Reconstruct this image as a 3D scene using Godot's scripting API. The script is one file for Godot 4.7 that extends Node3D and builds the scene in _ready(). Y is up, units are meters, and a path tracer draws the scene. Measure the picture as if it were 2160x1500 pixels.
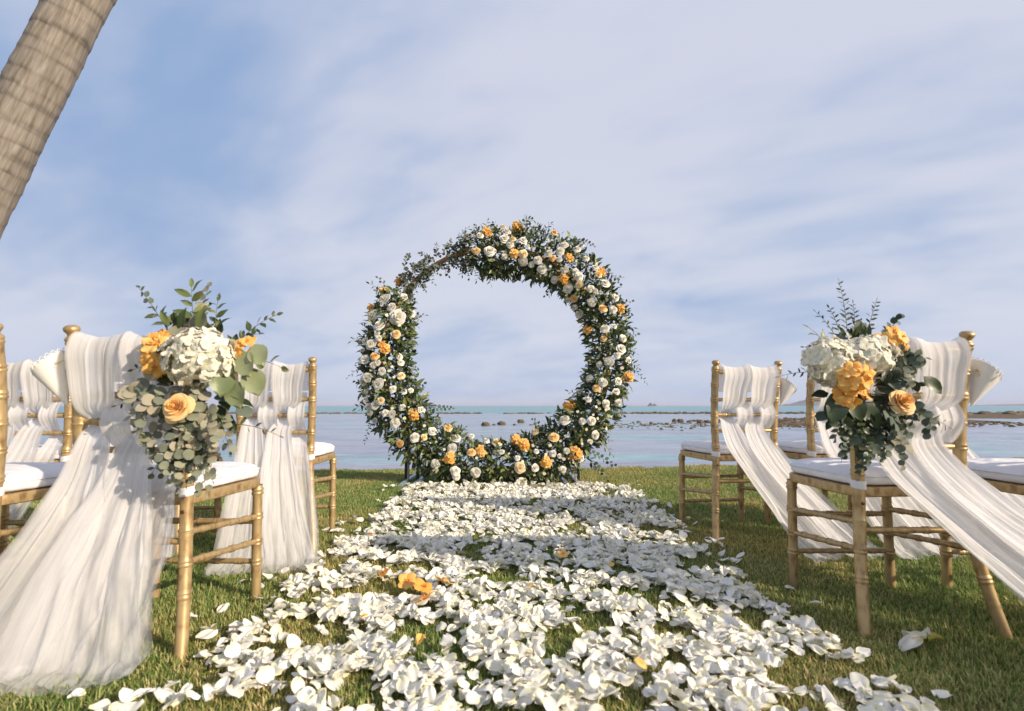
extends Node3D
# A seaside wedding ceremony: moon gate of flowers on a lawn, petal aisle, gilded chairs with tulle sashes, lagoon and reef behind.

var numbers := {}
var M := {}
const SUN_TO := Vector3(0.82, 0.43, 0.51)          # towards the sun: low, from the right and a little behind the camera


# ---------------------------------------------------------------- mesh builder
class MB:
	var v := PackedVector3Array()
	var n := PackedVector3Array()
	var c := PackedColorArray()
	var uv := PackedVector2Array()
	var idx := PackedInt32Array()

	# rows x cols points; the front is on the side of (along the columns) x (along the rows)
	func grid(p: PackedVector3Array, rows: int, cols: int, closed: bool, col: Color, cols_arr = null, flip := false) -> void:
		var b := v.size()
		var last := cols - 1
		for i in rows:
			for j in cols:
				var jl := j - 1
				var jr := j + 1
				if closed:
					jl = (j + cols - 1) % cols
					jr = (j + 1) % cols
				else:
					jl = maxi(jl, 0)
					jr = mini(jr, last)
				var i0 := maxi(i - 1, 0)
				var i1 := mini(i + 1, rows - 1)
				var dc := p[i * cols + jr] - p[i * cols + jl]
				var dr := p[i1 * cols + j] - p[i0 * cols + j]
				if dc.length_squared() < 1e-14:
					var k := i1 if i == 0 else i0
					dc = p[k * cols + jr] - p[k * cols + jl]
				var nn := dc.cross(dr)
				nn = nn.normalized() if nn.length_squared() > 1e-20 else Vector3.UP
				v.append(p[i * cols + j])
				n.append(-nn if flip else nn)
				c.append(col if cols_arr == null else cols_arr[i * cols + j])
				uv.append(Vector2(float(j) / maxf(1.0, cols if closed else last), float(i) / maxf(1.0, rows - 1)))
		var w := cols if closed else cols - 1
		for i in rows - 1:
			for j in w:
				var a0 := b + i * cols + j
				var a1 := b + i * cols + (j + 1) % cols
				var a2 := a0 + cols
				var a3 := a1 + cols
				if flip:
					idx.append_array(PackedInt32Array([a0, a1, a2, a1, a3, a2]))
				else:
					idx.append_array(PackedInt32Array([a0, a2, a1, a1, a2, a3]))

	func tube(path: PackedVector3Array, radii: PackedFloat32Array, sides: int, col: Color, squash := 1.0) -> void:
		var pts := PackedVector3Array()
		var m := path.size()
		var u := Vector3.ZERO
		for i in m:
			var t := path[mini(i + 1, m - 1)] - path[maxi(i - 1, 0)]
			t = t.normalized() if t.length_squared() > 1e-16 else Vector3.UP
			if i == 0:
				u = t.cross(Vector3.FORWARD if absf(t.z) < 0.8 else Vector3.RIGHT).normalized()
			u = (u - t * u.dot(t)).normalized()
			var w := t.cross(u)
			for k in sides:
				var a := TAU * k / sides
				pts.append(path[i] + (u * cos(a) * squash + w * sin(a)) * radii[i])
		grid(pts, m, sides, true, col)

	# a straight bar with bamboo rings at the fractions given
	func ringed(p0: Vector3, p1: Vector3, r: float, rings: Array, sides: int, col: Color, bow := Vector3.ZERO) -> void:
		var len := p0.distance_to(p1)
		var d := 0.0045 / len
		var ts := [0.0]
		var rs := [r]
		for t in rings:
			for q in [[-3.2, 1.0], [-2.0, 1.22], [-0.9, 1.22], [0.0, 1.02], [0.9, 1.22], [2.0, 1.22], [3.2, 1.0]]:
				ts.append(t + q[0] * d)
				rs.append(r * q[1])
		ts.append(1.0)
		rs.append(r)
		var path := PackedVector3Array()
		var rad := PackedFloat32Array()
		for k in ts.size():
			path.append(p0.lerp(p1, ts[k]) + bow * (4.0 * ts[k] * (1.0 - ts[k])))
			rad.append(rs[k])
		tube(path, rad, sides, col)

	# rounded slab from an outline (in x and z): rows are [inset, y]
	func slab(outline: PackedVector3Array, rows: Array, col: Color) -> void:
		var pts := PackedVector3Array()
		var m := outline.size()
		var mid := Vector3.ZERO
		for q in outline:
			mid += q / m
		for r in rows:
			for k in m:
				var q := outline[k] - mid
				var s: float = maxf(0.0, 1.0 - r[0] / q.length())
				pts.append(mid + Vector3(q.x * s, r[1], q.z * s))
		grid(pts, rows.size(), m, true, col)

	func box(o: Vector3, x: Vector3, y: Vector3, z: Vector3, col: Color) -> void:
		for f in [[x, y, z], [-x, z, y], [y, z, x], [-y, x, z], [z, x, y], [-z, y, x]]:
			var p := PackedVector3Array()
			for s in [[-1, -1], [1, -1], [-1, 1], [1, 1]]:
				p.append(o + f[0] + f[1] * s[0] + f[2] * s[1])
			var right: bool = (p[1] - p[0]).cross(p[2] - p[0]).dot(f[0]) > 0.0
			grid(p, 2, 2, false, col, null, not right)
			if not right:
				pass

	func add(o: MB, t: Transform3D, col := Color.WHITE) -> void:
		var b := v.size()
		for k in o.v.size():
			v.append(t * o.v[k])
			n.append((t.basis * o.n[k]).normalized())
			c.append(o.c[k] * col)
		uv.append_array(o.uv)
		for k in o.idx:
			idx.append(b + k)

	func mesh() -> ArrayMesh:
		var a := []
		a.resize(Mesh.ARRAY_MAX)
		a[Mesh.ARRAY_VERTEX] = v
		a[Mesh.ARRAY_NORMAL] = n
		a[Mesh.ARRAY_COLOR] = c
		a[Mesh.ARRAY_TEX_UV] = uv
		a[Mesh.ARRAY_INDEX] = idx
		var m := ArrayMesh.new()
		m.add_surface_from_arrays(Mesh.PRIMITIVE_TRIANGLES, a)
		return m


# ---------------------------------------------------------------- naming helpers
func numbered(called: String) -> String:
	var k: int = numbers.get(called, 0)
	numbers[called] = k + 1
	return called if k == 0 else "%s_%03d" % [called, k]


func tag(o: Node3D, label: String, category := "", group := "", kind := "") -> Node3D:
	if label: o.set_meta("label", label)
	if category: o.set_meta("category", category)
	if group: o.set_meta("group", group)
	if kind: o.set_meta("kind", kind)
	return o


func thing(called: String, label: String, category: String, at := Vector3.ZERO, turn := 0.0, group := "") -> Node3D:
	var o := Node3D.new()
	o.name = numbered(called)
	add_child(o)
	o.position = at
	o.rotation.y = turn
	tag(o, label, category, group)
	return o


func obj(called: String, m: Mesh, mat: Material, parent: Node3D = null) -> MeshInstance3D:
	var o := MeshInstance3D.new()
	o.mesh = m
	o.material_override = mat
	if parent == null:
		o.name = numbered(called)
		add_child(o)
	else:
		o.name = called
		parent.add_child(o, true)
	return o


func multi(called: String, m: Mesh, mat: Material, xf: Array, cols: Array, parent: Node3D = null) -> MultiMeshInstance3D:
	var mm := MultiMesh.new()
	mm.transform_format = MultiMesh.TRANSFORM_3D
	mm.use_colors = true
	mm.mesh = m
	mm.instance_count = xf.size()
	for k in xf.size():
		mm.set_instance_transform(k, xf[k])
		mm.set_instance_color(k, cols[k])
	var o := MultiMeshInstance3D.new()
	o.multimesh = mm
	o.material_override = mat
	if parent == null:
		o.name = numbered(called)
		add_child(o)
	else:
		o.name = called
		parent.add_child(o, true)
	o.set_meta("kind", "stuff")
	return o


func lin(r: float, g: float, b: float, a := 1.0) -> Color:
	var q := Color(r, g, b).linear_to_srgb()
	q.a = a
	return q


func mat(albedo: Color, rough: float, metal := 0.0, vertex := false) -> StandardMaterial3D:
	var m := StandardMaterial3D.new()
	m.albedo_color = albedo
	m.roughness = rough
	m.metallic = metal
	m.vertex_color_use_as_albedo = vertex
	return m


func rng(s: int) -> RandomNumberGenerator:
	var r := RandomNumberGenerator.new()
	r.seed = s
	return r


func noise(s: int, freq: float, octaves := 4) -> FastNoiseLite:
	var f := FastNoiseLite.new()
	f.seed = s
	f.noise_type = FastNoiseLite.TYPE_SIMPLEX_SMOOTH
	f.frequency = freq
	f.fractal_octaves = octaves
	return f


# leaf basis: length along y, face along z
func facing(y: Vector3, z: Vector3, s := Vector3.ONE) -> Basis:
	y = y.normalized()
	var x := y.cross(z)
	x = x.normalized() if x.length_squared() > 1e-8 else y.cross(Vector3(0.3, 0.5, 0.8)).normalized()
	z = x.cross(y)
	return Basis(x * s.x, y * s.y, z * s.z)


# ---------------------------------------------------------------- materials
func make_materials() -> void:
	var r := rng(5)
	# tulle: gathered threads run along the strip
	var im := Image.create(256, 64, false, Image.FORMAT_RGBA8)
	var nz := noise(31, 0.02, 3)
	for x in 256:
		var streak := 0.5 + 0.5 * nz.get_noise_2d(x * 5.0, 0.0)
		for y in 64:
			var q := clampf(0.5 + 0.9 * nz.get_noise_2d(x * 9.0, y * 0.7) + (streak - 0.5) * 0.8, 0.0, 1.0)
			im.set_pixel(x, y, Color(1, 1, 1, 0.76 + 0.24 * q))
	var tl := mat(lin(0.87, 0.865, 0.875), 0.9, 0.0, true)
	tl.albedo_texture = ImageTexture.create_from_image(im)
	tl.transparency = BaseMaterial3D.TRANSPARENCY_ALPHA
	tl.backlight_enabled = true
	tl.backlight = Color(0.95, 0.95, 0.95)
	tl.cull_mode = BaseMaterial3D.CULL_DISABLED
	M.tulle = tl
	# gilded wood, a little worn
	var gold := mat(lin(0.53, 0.395, 0.21), 0.40, 0.45)
	var gn := NoiseTexture2D.new()
	gn.width = 256; gn.height = 256; gn.seamless = true
	gn.noise = noise(8, 0.02, 4)
	var gr := Gradient.new()
	gr.offsets = PackedFloat32Array([0.0, 0.45, 1.0])
	gr.colors = PackedColorArray([Color(0.66, 0.58, 0.50), Color(0.95, 0.93, 0.90), Color(1, 1, 1)])
	gn.color_ramp = gr
	gold.albedo_texture = gn
	gold.uv1_triplanar = true
	gold.uv1_scale = Vector3(7, 3, 7)
	gold.roughness_texture = gn
	gold.roughness = 0.46
	M.gold = gold
	var sh := mat(lin(0.74, 0.74, 0.78), 0.75)
	sh.rim_enabled = true
	sh.rim = 0.3
	var cn := NoiseTexture2D.new()
	cn.width = 256; cn.height = 256; cn.seamless = true
	cn.noise = noise(12, 0.012, 3)
	sh.heightmap_enabled = true
	sh.heightmap_texture = cn
	sh.heightmap_scale = 1.1
	sh.uv1_triplanar = true
	sh.uv1_scale = Vector3(3, 3, 3)
	M.cushion = sh
	var petal := mat(Color.WHITE, 0.62, 0.0, true)
	petal.backlight_enabled = true
	petal.backlight = Color(0.7, 0.7, 0.7)
	petal.cull_mode = BaseMaterial3D.CULL_DISABLED
	M.petal = petal
	var leaf := mat(Color.WHITE, 0.42, 0.0, true)
	leaf.backlight_enabled = true
	leaf.backlight = Color(0.3, 0.3, 0.3)
	leaf.cull_mode = BaseMaterial3D.CULL_DISABLED
	M.leaf = leaf
	var euc := mat(Color.WHITE, 0.7, 0.0, true)
	euc.backlight_enabled = true
	euc.backlight = Color(0.22, 0.22, 0.22)
	euc.cull_mode = BaseMaterial3D.CULL_DISABLED
	M.euc = euc
	var gs := mat(Color.WHITE, 0.75, 0.0, true)
	gs.backlight_enabled = true
	gs.backlight = Color(0.7, 0.7, 0.7)
	gs.cull_mode = BaseMaterial3D.CULL_DISABLED
	M.grass = gs
	M.paper = mat(lin(0.80, 0.78, 0.74), 0.8)
	M.paper.backlight_enabled = true
	M.paper.backlight = Color(0.35, 0.35, 0.35)
	var pn := NoiseTexture2D.new()
	pn.width = 128; pn.height = 128; pn.seamless = true
	pn.noise = noise(77, 0.09, 2)
	M.paper.heightmap_enabled = true
	M.paper.heightmap_texture = pn
	M.paper.heightmap_scale = 0.05
	M.paper.uv1_triplanar = true
	M.paper.uv1_scale = Vector3(9, 9, 9)
	M.ribbon = mat(lin(0.8, 0.79, 0.78), 0.5)
	M.green_metal = mat(lin(0.012, 0.028, 0.016), 0.45)
	M.blue_metal = mat(lin(0.30, 0.38, 0.44), 0.45, 0.3)
	M.grey_metal = mat(lin(0.36, 0.33, 0.30), 0.5)
	M.rattan = mat(lin(0.45, 0.26, 0.11), 0.6)
	M.screw = mat(lin(0.12, 0.07, 0.03), 0.35, 0.6)
	M.stem = mat(lin(0.10, 0.10, 0.035), 0.7)
	# lawn soil and thatch under the blades
	var ln := NoiseTexture2D.new()
	ln.width = 512; ln.height = 512; ln.seamless = true
	ln.noise = noise(3, 0.02, 6)
	var lr := Gradient.new()
	lr.offsets = PackedFloat32Array([0.2, 0.5, 0.8])
	lr.colors = PackedColorArray([lin(0.10, 0.11, 0.030), lin(0.20, 0.19, 0.065), lin(0.34, 0.28, 0.13)])
	ln.color_ramp = lr
	var lawn := mat(Color.WHITE, 0.95)
	lawn.albedo_texture = ln
	lawn.uv1_triplanar = true
	lawn.uv1_world_triplanar = true
	lawn.uv1_scale = Vector3(1.3, 1.3, 1.3)
	lawn.heightmap_enabled = true
	lawn.heightmap_texture = ln
	lawn.heightmap_scale = 2.0
	M.lawn = lawn
	var sn := NoiseTexture2D.new()
	sn.width = 256; sn.height = 256; sn.seamless = true
	sn.noise = noise(21, 0.03, 4)
	var sr := Gradient.new()
	sr.offsets = PackedFloat32Array([0.2, 0.8])
	sr.colors = PackedColorArray([lin(0.44, 0.33, 0.25), lin(0.56, 0.44, 0.35)])
	sn.color_ramp = sr
	M.sand = mat(Color.WHITE, 0.9)
	M.sand.albedo_texture = sn
	M.sand.uv1_triplanar = true
	M.sand.uv1_world_triplanar = true
	M.sand.uv1_scale = Vector3(0.4, 0.4, 0.4)
	# water: ripples as normals, broad patches of turquoise over pale sand and lavender over weed
	var wn := NoiseTexture2D.new()
	wn.width = 512; wn.height = 512; wn.seamless = true
	wn.as_normal_map = true
	wn.bump_strength = 6.0
	wn.noise = noise(44, 0.014, 5)
	var wc := NoiseTexture2D.new()
	wc.width = 512; wc.height = 512; wc.seamless = true
	wc.noise = noise(45, 0.006, 4)
	var wr := Gradient.new()
	wr.offsets = PackedFloat32Array([0.30, 0.52, 0.72])
	wr.colors = PackedColorArray([lin(0.23, 0.25, 0.33), lin(0.25, 0.285, 0.36), lin(0.19, 0.33, 0.37)])
	wc.color_ramp = wr
	var lag := mat(Color.WHITE, 0.22)
	lag.albedo_texture = wc
	lag.uv1_triplanar = true
	lag.uv1_world_triplanar = true
	lag.uv1_scale = Vector3(0.012, 0.05, 0.05)
	lag.metallic_specular = 0.5
	M.lagoon = lag
	var sea := mat(lin(0.13, 0.29, 0.33), 0.32)
	M.sea = sea
	# the ripples have their own scale, so they are laid by uv
	for w in [lag, sea]:
		w.normal_enabled = true
		w.normal_texture = wn
		w.normal_scale = 1.0
	sea.uv1_triplanar = true
	sea.uv1_world_triplanar = true
	sea.uv1_scale = Vector3(0.06, 0.1, 0.1)
	var rn := NoiseTexture2D.new()
	rn.width = 256; rn.height = 256; rn.seamless = true
	rn.noise = noise(52, 0.03, 5)
	var rr := Gradient.new()
	rr.offsets = PackedFloat32Array([0.25, 0.5, 0.8])
	rr.colors = PackedColorArray([lin(0.06, 0.045, 0.028), lin(0.16, 0.115, 0.07), lin(0.29, 0.22, 0.14)])
	rn.color_ramp = rr
	M.rock = mat(Color.WHITE, 0.9)
	M.rock.albedo_texture = rn
	M.rock.uv1_triplanar = true
	M.rock.uv1_world_triplanar = true
	M.rock.uv1_scale = Vector3(2, 2, 2)
	M.rock.vertex_color_use_as_albedo = true
	M.island = mat(lin(0.07, 0.085, 0.075), 0.95)
	# palm bark: grey, finely fissured along the trunk, blotched
	var bn := NoiseTexture2D.new()
	bn.width = 512; bn.height = 512; bn.seamless = true
	bn.noise = noise(61, 0.012, 5)
	var br := Gradient.new()
	br.offsets = PackedFloat32Array([0.15, 0.4, 0.62, 0.85])
	br.colors = PackedColorArray([lin(0.18, 0.155, 0.13), lin(0.235, 0.205, 0.18), lin(0.265, 0.235, 0.208), lin(0.325, 0.29, 0.26)])
	bn.color_ramp = br
	M.bark = mat(Color.WHITE, 0.9, 0.0, true)
	M.bark.albedo_texture = bn
	M.bark.uv1_scale = Vector3(6, 7, 1)
	var bh := NoiseTexture2D.new()
	bh.width = 512; bh.height = 512; bh.seamless = true
	bh.noise = noise(62, 0.05, 4)
	M.bark.heightmap_enabled = true
	M.bark.heightmap_texture = bh
	M.bark.heightmap_scale = 0.08


# ---------------------------------------------------------------- sky
func sky_texture() -> ImageTexture:
	var w := 1440
	var h := 720
	var im := Image.create(w, h, false, Image.FORMAT_RGBF)
	var n1 := noise(101, 0.55, 4)
	var n2 := noise(102, 1.6, 5)
	var n3 := noise(103, 0.9, 3)
	var n4 := noise(104, 6.0, 4)
	var blue_hi := Color(0.225, 0.335, 0.545)
	var blue_lo := Color(0.365, 0.455, 0.635)
	var cloud_hi := Color(0.53, 0.555, 0.665)
	var cloud_lo := Color(0.56, 0.595, 0.69)
	for y in h:
		var el := (0.5 - (y + 0.5) / h) * PI
		var sy := sin(el)
		var cy := cos(el)
		if el < -0.02:
			for x in w:
				im.set_pixel(x, y, Color(0.20, 0.21, 0.22))
			continue
		var k := 1.0 / (maxf(sy, 0.0) + 0.22)
		var up := clampf(el / 0.6, 0.0, 1.0)
		var base := blue_lo.lerp(blue_hi, pow(up, 0.62))
		var cl := cloud_lo.lerp(cloud_hi, up)
		var low := 1.0 - smoothstep(0.0, 0.14, el)
		for x in w:
			var az := wrapf((x + 0.5) / w * TAU, -PI, PI)
			var dx := sin(az) * cy
			var dz := -cos(az) * cy
			var px := dx * k
			var pz := dz * k
			# streaks of cirrus, drawn out from lower left to upper right
			var a := px * 0.9 + pz * 0.45
			var b := -px * 0.45 + pz * 0.9
			var wx := 0.25 * n3.get_noise_3d(px, pz, 11.0)
			var f := 0.5 + 0.55 * n1.get_noise_3d(a * 0.75, b * 1.4, 0.0) + 0.34 * n2.get_noise_3d(a * 0.7 + wx, b * 1.4 + wx, 3.0) + 0.13 * n4.get_noise_3d(a * 0.6 + wx, b * 1.5, 5.0) + 0.06 * n3.get_noise_3d(px * 0.7, el * 12.0, 7.0)
			# broad breaks in the veil of cloud
			var e := az + 0.66
			var g := el - 0.33
			f -= 0.56 * exp(-(e * e) / 0.055 - (g * g) / 0.075)
			e = az - 0.60
			g = el - 0.20
			f -= 0.13 * exp(-(e * e) / 0.03 - (g * g) / 0.006)
			e = az - 2.5
			g = el - 0.5
			f -= 0.40 * exp(-(e * e) / 0.2 - (g * g) / 0.1)
			e = az + 2.3
			f -= 0.40 * exp(-(e * e) / 0.15 - (g * g) / 0.1)
			f += 0.24
			var t := smoothstep(0.04, 0.96, f)
			var q := base.lerp(cl, t * (1.0 - 0.35 * low))
			im.set_pixel(x, y, q)
	return ImageTexture.create_from_image(im)


# roses and orchids of the gate: x from its middle, height, radius, in metres
const WHITE_ROSES := [-1.01,1.67,0.052, -0.93,1.59,0.041, -0.78,1.55,0.037, -0.87,1.50,0.059, -1.12,1.52,0.052, -1.03,1.42,0.044, -0.84,1.70,0.033, -1.05,1.34,0.029, -1.24,1.28,0.033, -1.18,1.29,0.029, -1.11,1.25,0.044, -1.03,1.30,0.029, -1.20,1.20,0.026, -1.17,1.12,0.044, -1.08,1.06,0.026, -1.04,1.08,0.026, -1.00,1.01,0.033, -0.85,1.14,0.029, -0.84,1.09,0.026, -1.03,0.90,0.048, -1.14,0.95,0.037, -1.18,0.92,0.037, -1.15,0.84,0.033, -1.06,0.71,0.041, -1.16,0.76,0.026, -1.13,0.70,0.026, -1.12,0.64,0.029, -0.96,0.64,0.033, -0.90,0.63,0.033, -0.87,0.55,0.041, -1.07,0.57,0.026, -0.81,0.69,0.026, -0.80,0.83,0.022, -0.75,0.84,0.022, -0.65,0.67,0.033, -0.90,0.85,0.029, -0.69,0.43,0.041, -0.54,0.48,0.037, -0.34,0.42,0.033, -0.21,0.43,0.026, -0.08,0.39,0.029, -0.37,0.33,0.037, -0.51,0.20,0.037, -0.34,0.14,0.037, -0.33,0.09,0.033, -0.16,0.13,0.044, 0.06,0.30,0.026, 0.24,0.02,0.044, 0.36,0.17,0.037, 0.37,0.31,0.022, 0.51,0.29,0.026, 0.60,0.14,0.033, 0.63,0.31,0.026, 0.20,0.25,0.026, 0.62,0.58,0.041, 0.77,0.57,0.029, 0.85,0.57,0.037, 0.89,0.45,0.037, 0.84,0.39,0.026, 0.76,0.24,0.029, 0.57,0.27,0.022, 0.83,0.76,0.029, 0.98,0.72,0.033, 0.85,0.95,0.029, 0.96,0.91,0.033, 1.10,0.92,0.037, 1.08,0.83,0.029, 1.10,0.73,0.029, 1.01,1.09,0.037, 0.93,1.07,0.026, 1.21,1.11,0.029, 1.13,1.21,0.037, 1.09,1.15,0.026, 1.15,1.30,0.037, 0.98,1.39,0.044, 1.07,1.41,0.022, 1.06,1.56,0.037, 0.77,0.83,0.026, 0.78,1.55,0.037, 0.73,1.61,0.026, 0.87,1.63,0.033, 0.67,1.68,0.026, 1.10,1.68,0.033, 0.86,1.75,0.033, 0.90,1.73,0.022, 0.66,1.77,0.044, 1.00,1.81,0.033, 0.76,1.86,0.037, 0.54,1.85,0.029, 0.63,1.93,0.033, 0.73,1.91,0.022, 0.92,1.96,0.033, 0.83,2.04,0.029, 0.75,2.13,0.037, 0.63,2.16,0.037, 0.59,2.10,0.033, 0.49,2.08,0.029, 0.58,2.02,0.026, 0.81,2.21,0.022, 0.39,2.02,0.037, 0.43,1.95,0.037, 0.33,1.98,0.029, 0.25,2.01,0.037, 0.26,2.20,0.033, 0.09,2.22,0.041, 0.14,2.16,0.029, 0.11,2.30,0.033, 0.09,2.05,0.029, -0.04,2.10,0.044, -0.14,2.26,0.037, -0.21,2.27,0.022, -0.20,2.12,0.022]
const ORANGE_ROSES := [-0.88,1.34,0.037, -1.06,1.14,0.037, -0.83,0.97,0.033, -1.00,0.75,0.033, -0.83,0.37,0.031, -0.61,0.43,0.028, -0.42,0.51,0.037, -0.20,0.30,0.037, 0.02,0.38,0.044, 0.22,0.17,0.044, 0.36,0.47,0.033, 0.52,0.43,0.044, 0.90,0.86,0.037, 0.97,1.30,0.029, 0.97,1.57,0.037, 0.72,1.68,0.033, 0.94,1.89,0.037, 0.55,2.30,0.033, 0.26,2.07,0.033, 0.16,2.21,0.029, -0.17,2.10,0.033, 0.07,2.38,0.026, 0.76,1.79,0.033, 0.19,2.42,0.029, 0.52,2.03,0.026]
const ORCHID_CLUSTERS := [-0.98,1.22,0.063, -0.71,0.62,0.052, -1.15,1.60,0.033, -1.05,1.77,0.033, -0.91,1.86,0.033, -0.12,0.30,0.059, -0.39,0.25,0.059, 0.18,0.40,0.055, 0.26,0.36,0.063, 0.45,0.22,0.066, 0.71,0.29,0.070, 0.68,0.71,0.074, 1.20,0.96,0.052, 0.85,1.40,0.041, 1.14,1.58,0.033, 0.97,1.92,0.041, 0.63,1.85,0.055, 0.67,2.04,0.037, 0.18,2.07,0.048, -0.08,2.32,0.063, 0.20,2.36,0.063]
# boulders of the reef: x, z, width, height, in metres
const BOULDERS := [15.3,-47.3,0.43,0.35, 15.2,-45.2,0.54,0.41, 16.0,-45.3,0.48,0.24, 16.4,-43.7,0.52,0.36, 17.5,-44.8,0.67,0.27, 11.6,-41.9,0.31,0.22, 11.5,-40.2,0.36,0.13, 11.4,-45.2,0.41,0.19, 11.0,-45.6,0.25,0.10, 11.1,-34.9,0.26,0.16, 11.7,-34.7,0.21,0.11, 12.8,-41.4,0.31,0.16, 8.0,-34.7,0.16,0.08, 7.5,-34.2,0.14,0.06, 12.3,-40.5,0.18,0.10, 9.8,-33.3,0.08,0.04, 12.7,-34.9,0.19,0.09, 15.2,-40.2,0.24,0.10, 13.5,-37.7,0.11,0.08, 10.1,-41.5,0.25,0.06, 8.2,-37.5,0.11,0.05, 11.1,-41.5,0.31,0.06, 9.6,-34.0,0.10,0.04, 13.4,-41.9,0.23,0.10, -2.0,-38.1,0.65,0.33, -0.8,-40.0,0.61,0.34, 0.8,-44.4,0.59,0.38, -1.4,-39.0,0.30,0.15, 0.2,-39.0,0.33,0.15, 1.5,-39.0,0.37,0.11, 2.5,-38.1,0.29,0.11]


# ---------------------------------------------------------------- chair
const RAILS := [0.735, 0.655, 0.572]


func back_x(y: float) -> float:                     # and they splay: wide at the foot, narrow at the seat
	return 0.165 + (0.050 * pow((0.46 - y) / 0.46, 1.4) if y < 0.46 else 0.011 * (y - 0.46) / 0.46)


func back_z(y: float) -> float:                     # the rear legs bend: forward at the seat, back at foot and top
	var t := (y - 0.46) / 0.46
	return 0.175 + 0.055 * t * t


func make_chair(label: String) -> Node3D:
	var t := thing("banquet_chair", label, "chair")
	var white := Color.WHITE
	for s in [-1.0, 1.0]:
		var m := MB.new()
		var path := PackedVector3Array()
		var rad := PackedFloat32Array()
		var rings := [0.165, 0.25, 0.335, 0.49, 0.572, 0.655, 0.735, 0.812, 0.893]
		var ys := []
		var y := 0.0
		while y < 0.9:
			ys.append([y, lerpf(0.0165, 0.0180, minf(1.0, y / 0.3)) if y < 0.3 else 0.0180])
			y += 0.03
		for q in rings:
			for e in [[-0.013, 1.0], [-0.008, 1.16], [-0.003, 1.16], [0.0, 1.02], [0.003, 1.16], [0.008, 1.16], [0.013, 1.0]]:
				ys.append([q + e[0], 0.0180 * e[1] * (0.95 if q < 0.3 else 1.0)])
		ys = ys.filter(func(e): return e[0] <= 0.906)
		for e in [[0.909, 0.0135], [0.914, 0.0125], [0.918, 0.0150], [0.922, 0.0185], [0.927, 0.0205], [0.933, 0.0200], [0.938, 0.0155], [0.9405, 0.009], [0.941, 0.0]]:
			ys.append(e)
		ys.sort_custom(func(a, b): return a[0] < b[0])
		for e in ys:
			path.append(Vector3(s * back_x(e[0]), e[0], back_z(e[0])))
			rad.append(e[1])
		m.tube(path, rad, 14, white)
		var leg := obj("rear_leg", m.mesh(), M.gold, t)
		var sc := MB.new()
		var sp := Vector3(s * back_x(0.395), 0.395, back_z(0.395) + 0.0165)
		sc.tube(PackedVector3Array([sp, sp + Vector3(0, 0, 0.0025), sp + Vector3(0, 0, 0.0028)]), PackedFloat32Array([0.006, 0.006, 0.0]), 10, white)
		obj("screw_head", sc.mesh(), M.screw, leg)
		m = MB.new()
		m.ringed(Vector3(s * 0.188, 0, -0.198), Vector3(s * 0.184, 0.416, -0.180), 0.0165, [0.34, 0.51, 0.73, 0.945], 14, white)
		obj("front_leg", m.mesh(), M.gold, t)
	# seat frame: a slab with a bowed front
	var out := seat_outline(0.0)
	var sf := MB.new()
	sf.slab(out, [[0.5, 0.412], [0.004, 0.412], [0.0, 0.416], [0.0, 0.440], [0.004, 0.444], [0.5, 0.444]], white)
	obj("seat_frame", sf.mesh(), M.gold, t)
	# back: top rail, three cross rails, spindles
	var b := MB.new()
	b.ringed(Vector3(-0.160, 0.880, back_z(0.880)), Vector3(0.160, 0.880, back_z(0.880)), 0.0125, [], 10, white, Vector3(0, 0, 0.012))
	obj("top_rail", b.mesh(), M.gold, t)
	for y in RAILS:
		b = MB.new()
		b.ringed(Vector3(-0.160, y, back_z(y)), Vector3(0.160, y, back_z(y)), 0.0098, [0.17, 0.39, 0.61, 0.83], 10, white, Vector3(0, 0, 0.004))
		obj("back_rail", b.mesh(), M.gold, t)
	for x in [-0.08, 0.0, 0.08]:
		b = MB.new()
		b.ringed(Vector3(x, 0.742, back_z(0.74) + 0.002), Vector3(x, 0.872, back_z(0.87) + 0.008), 0.0075, [0.5], 8, white)
		obj("spindle", b.mesh(), M.gold, t)
	for s in [-1.0, 1.0]:
		for h in [[0.302, 0.335], [0.214, 0.252]]:
			b = MB.new()
			b.ringed(Vector3(s * 0.186, h[0], -0.186), Vector3(s * back_x(h[1]), h[1], back_z(h[1])), 0.0098, [0.2, 0.4, 0.6, 0.8], 10, white)
			obj("stretcher", b.mesh(), M.gold, t)
	for q in [[0.284, -0.187, 0.186], [0.142, -0.193, 0.187]]:
		b = MB.new()
		b.ringed(Vector3(-q[2], q[0], q[1]), Vector3(q[2], q[0], q[1]), 0.0098, [0.18, 0.4, 0.6, 0.82], 10, white)
		obj("stretcher", b.mesh(), M.gold, t)
	b = MB.new()
	b.ringed(Vector3(-back_x(0.31), 0.310, back_z(0.31)), Vector3(back_x(0.31), 0.310, back_z(0.31)), 0.0098, [0.18, 0.4, 0.6, 0.82], 10, white)
	obj("stretcher", b.mesh(), M.gold, t)
	return t


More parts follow.
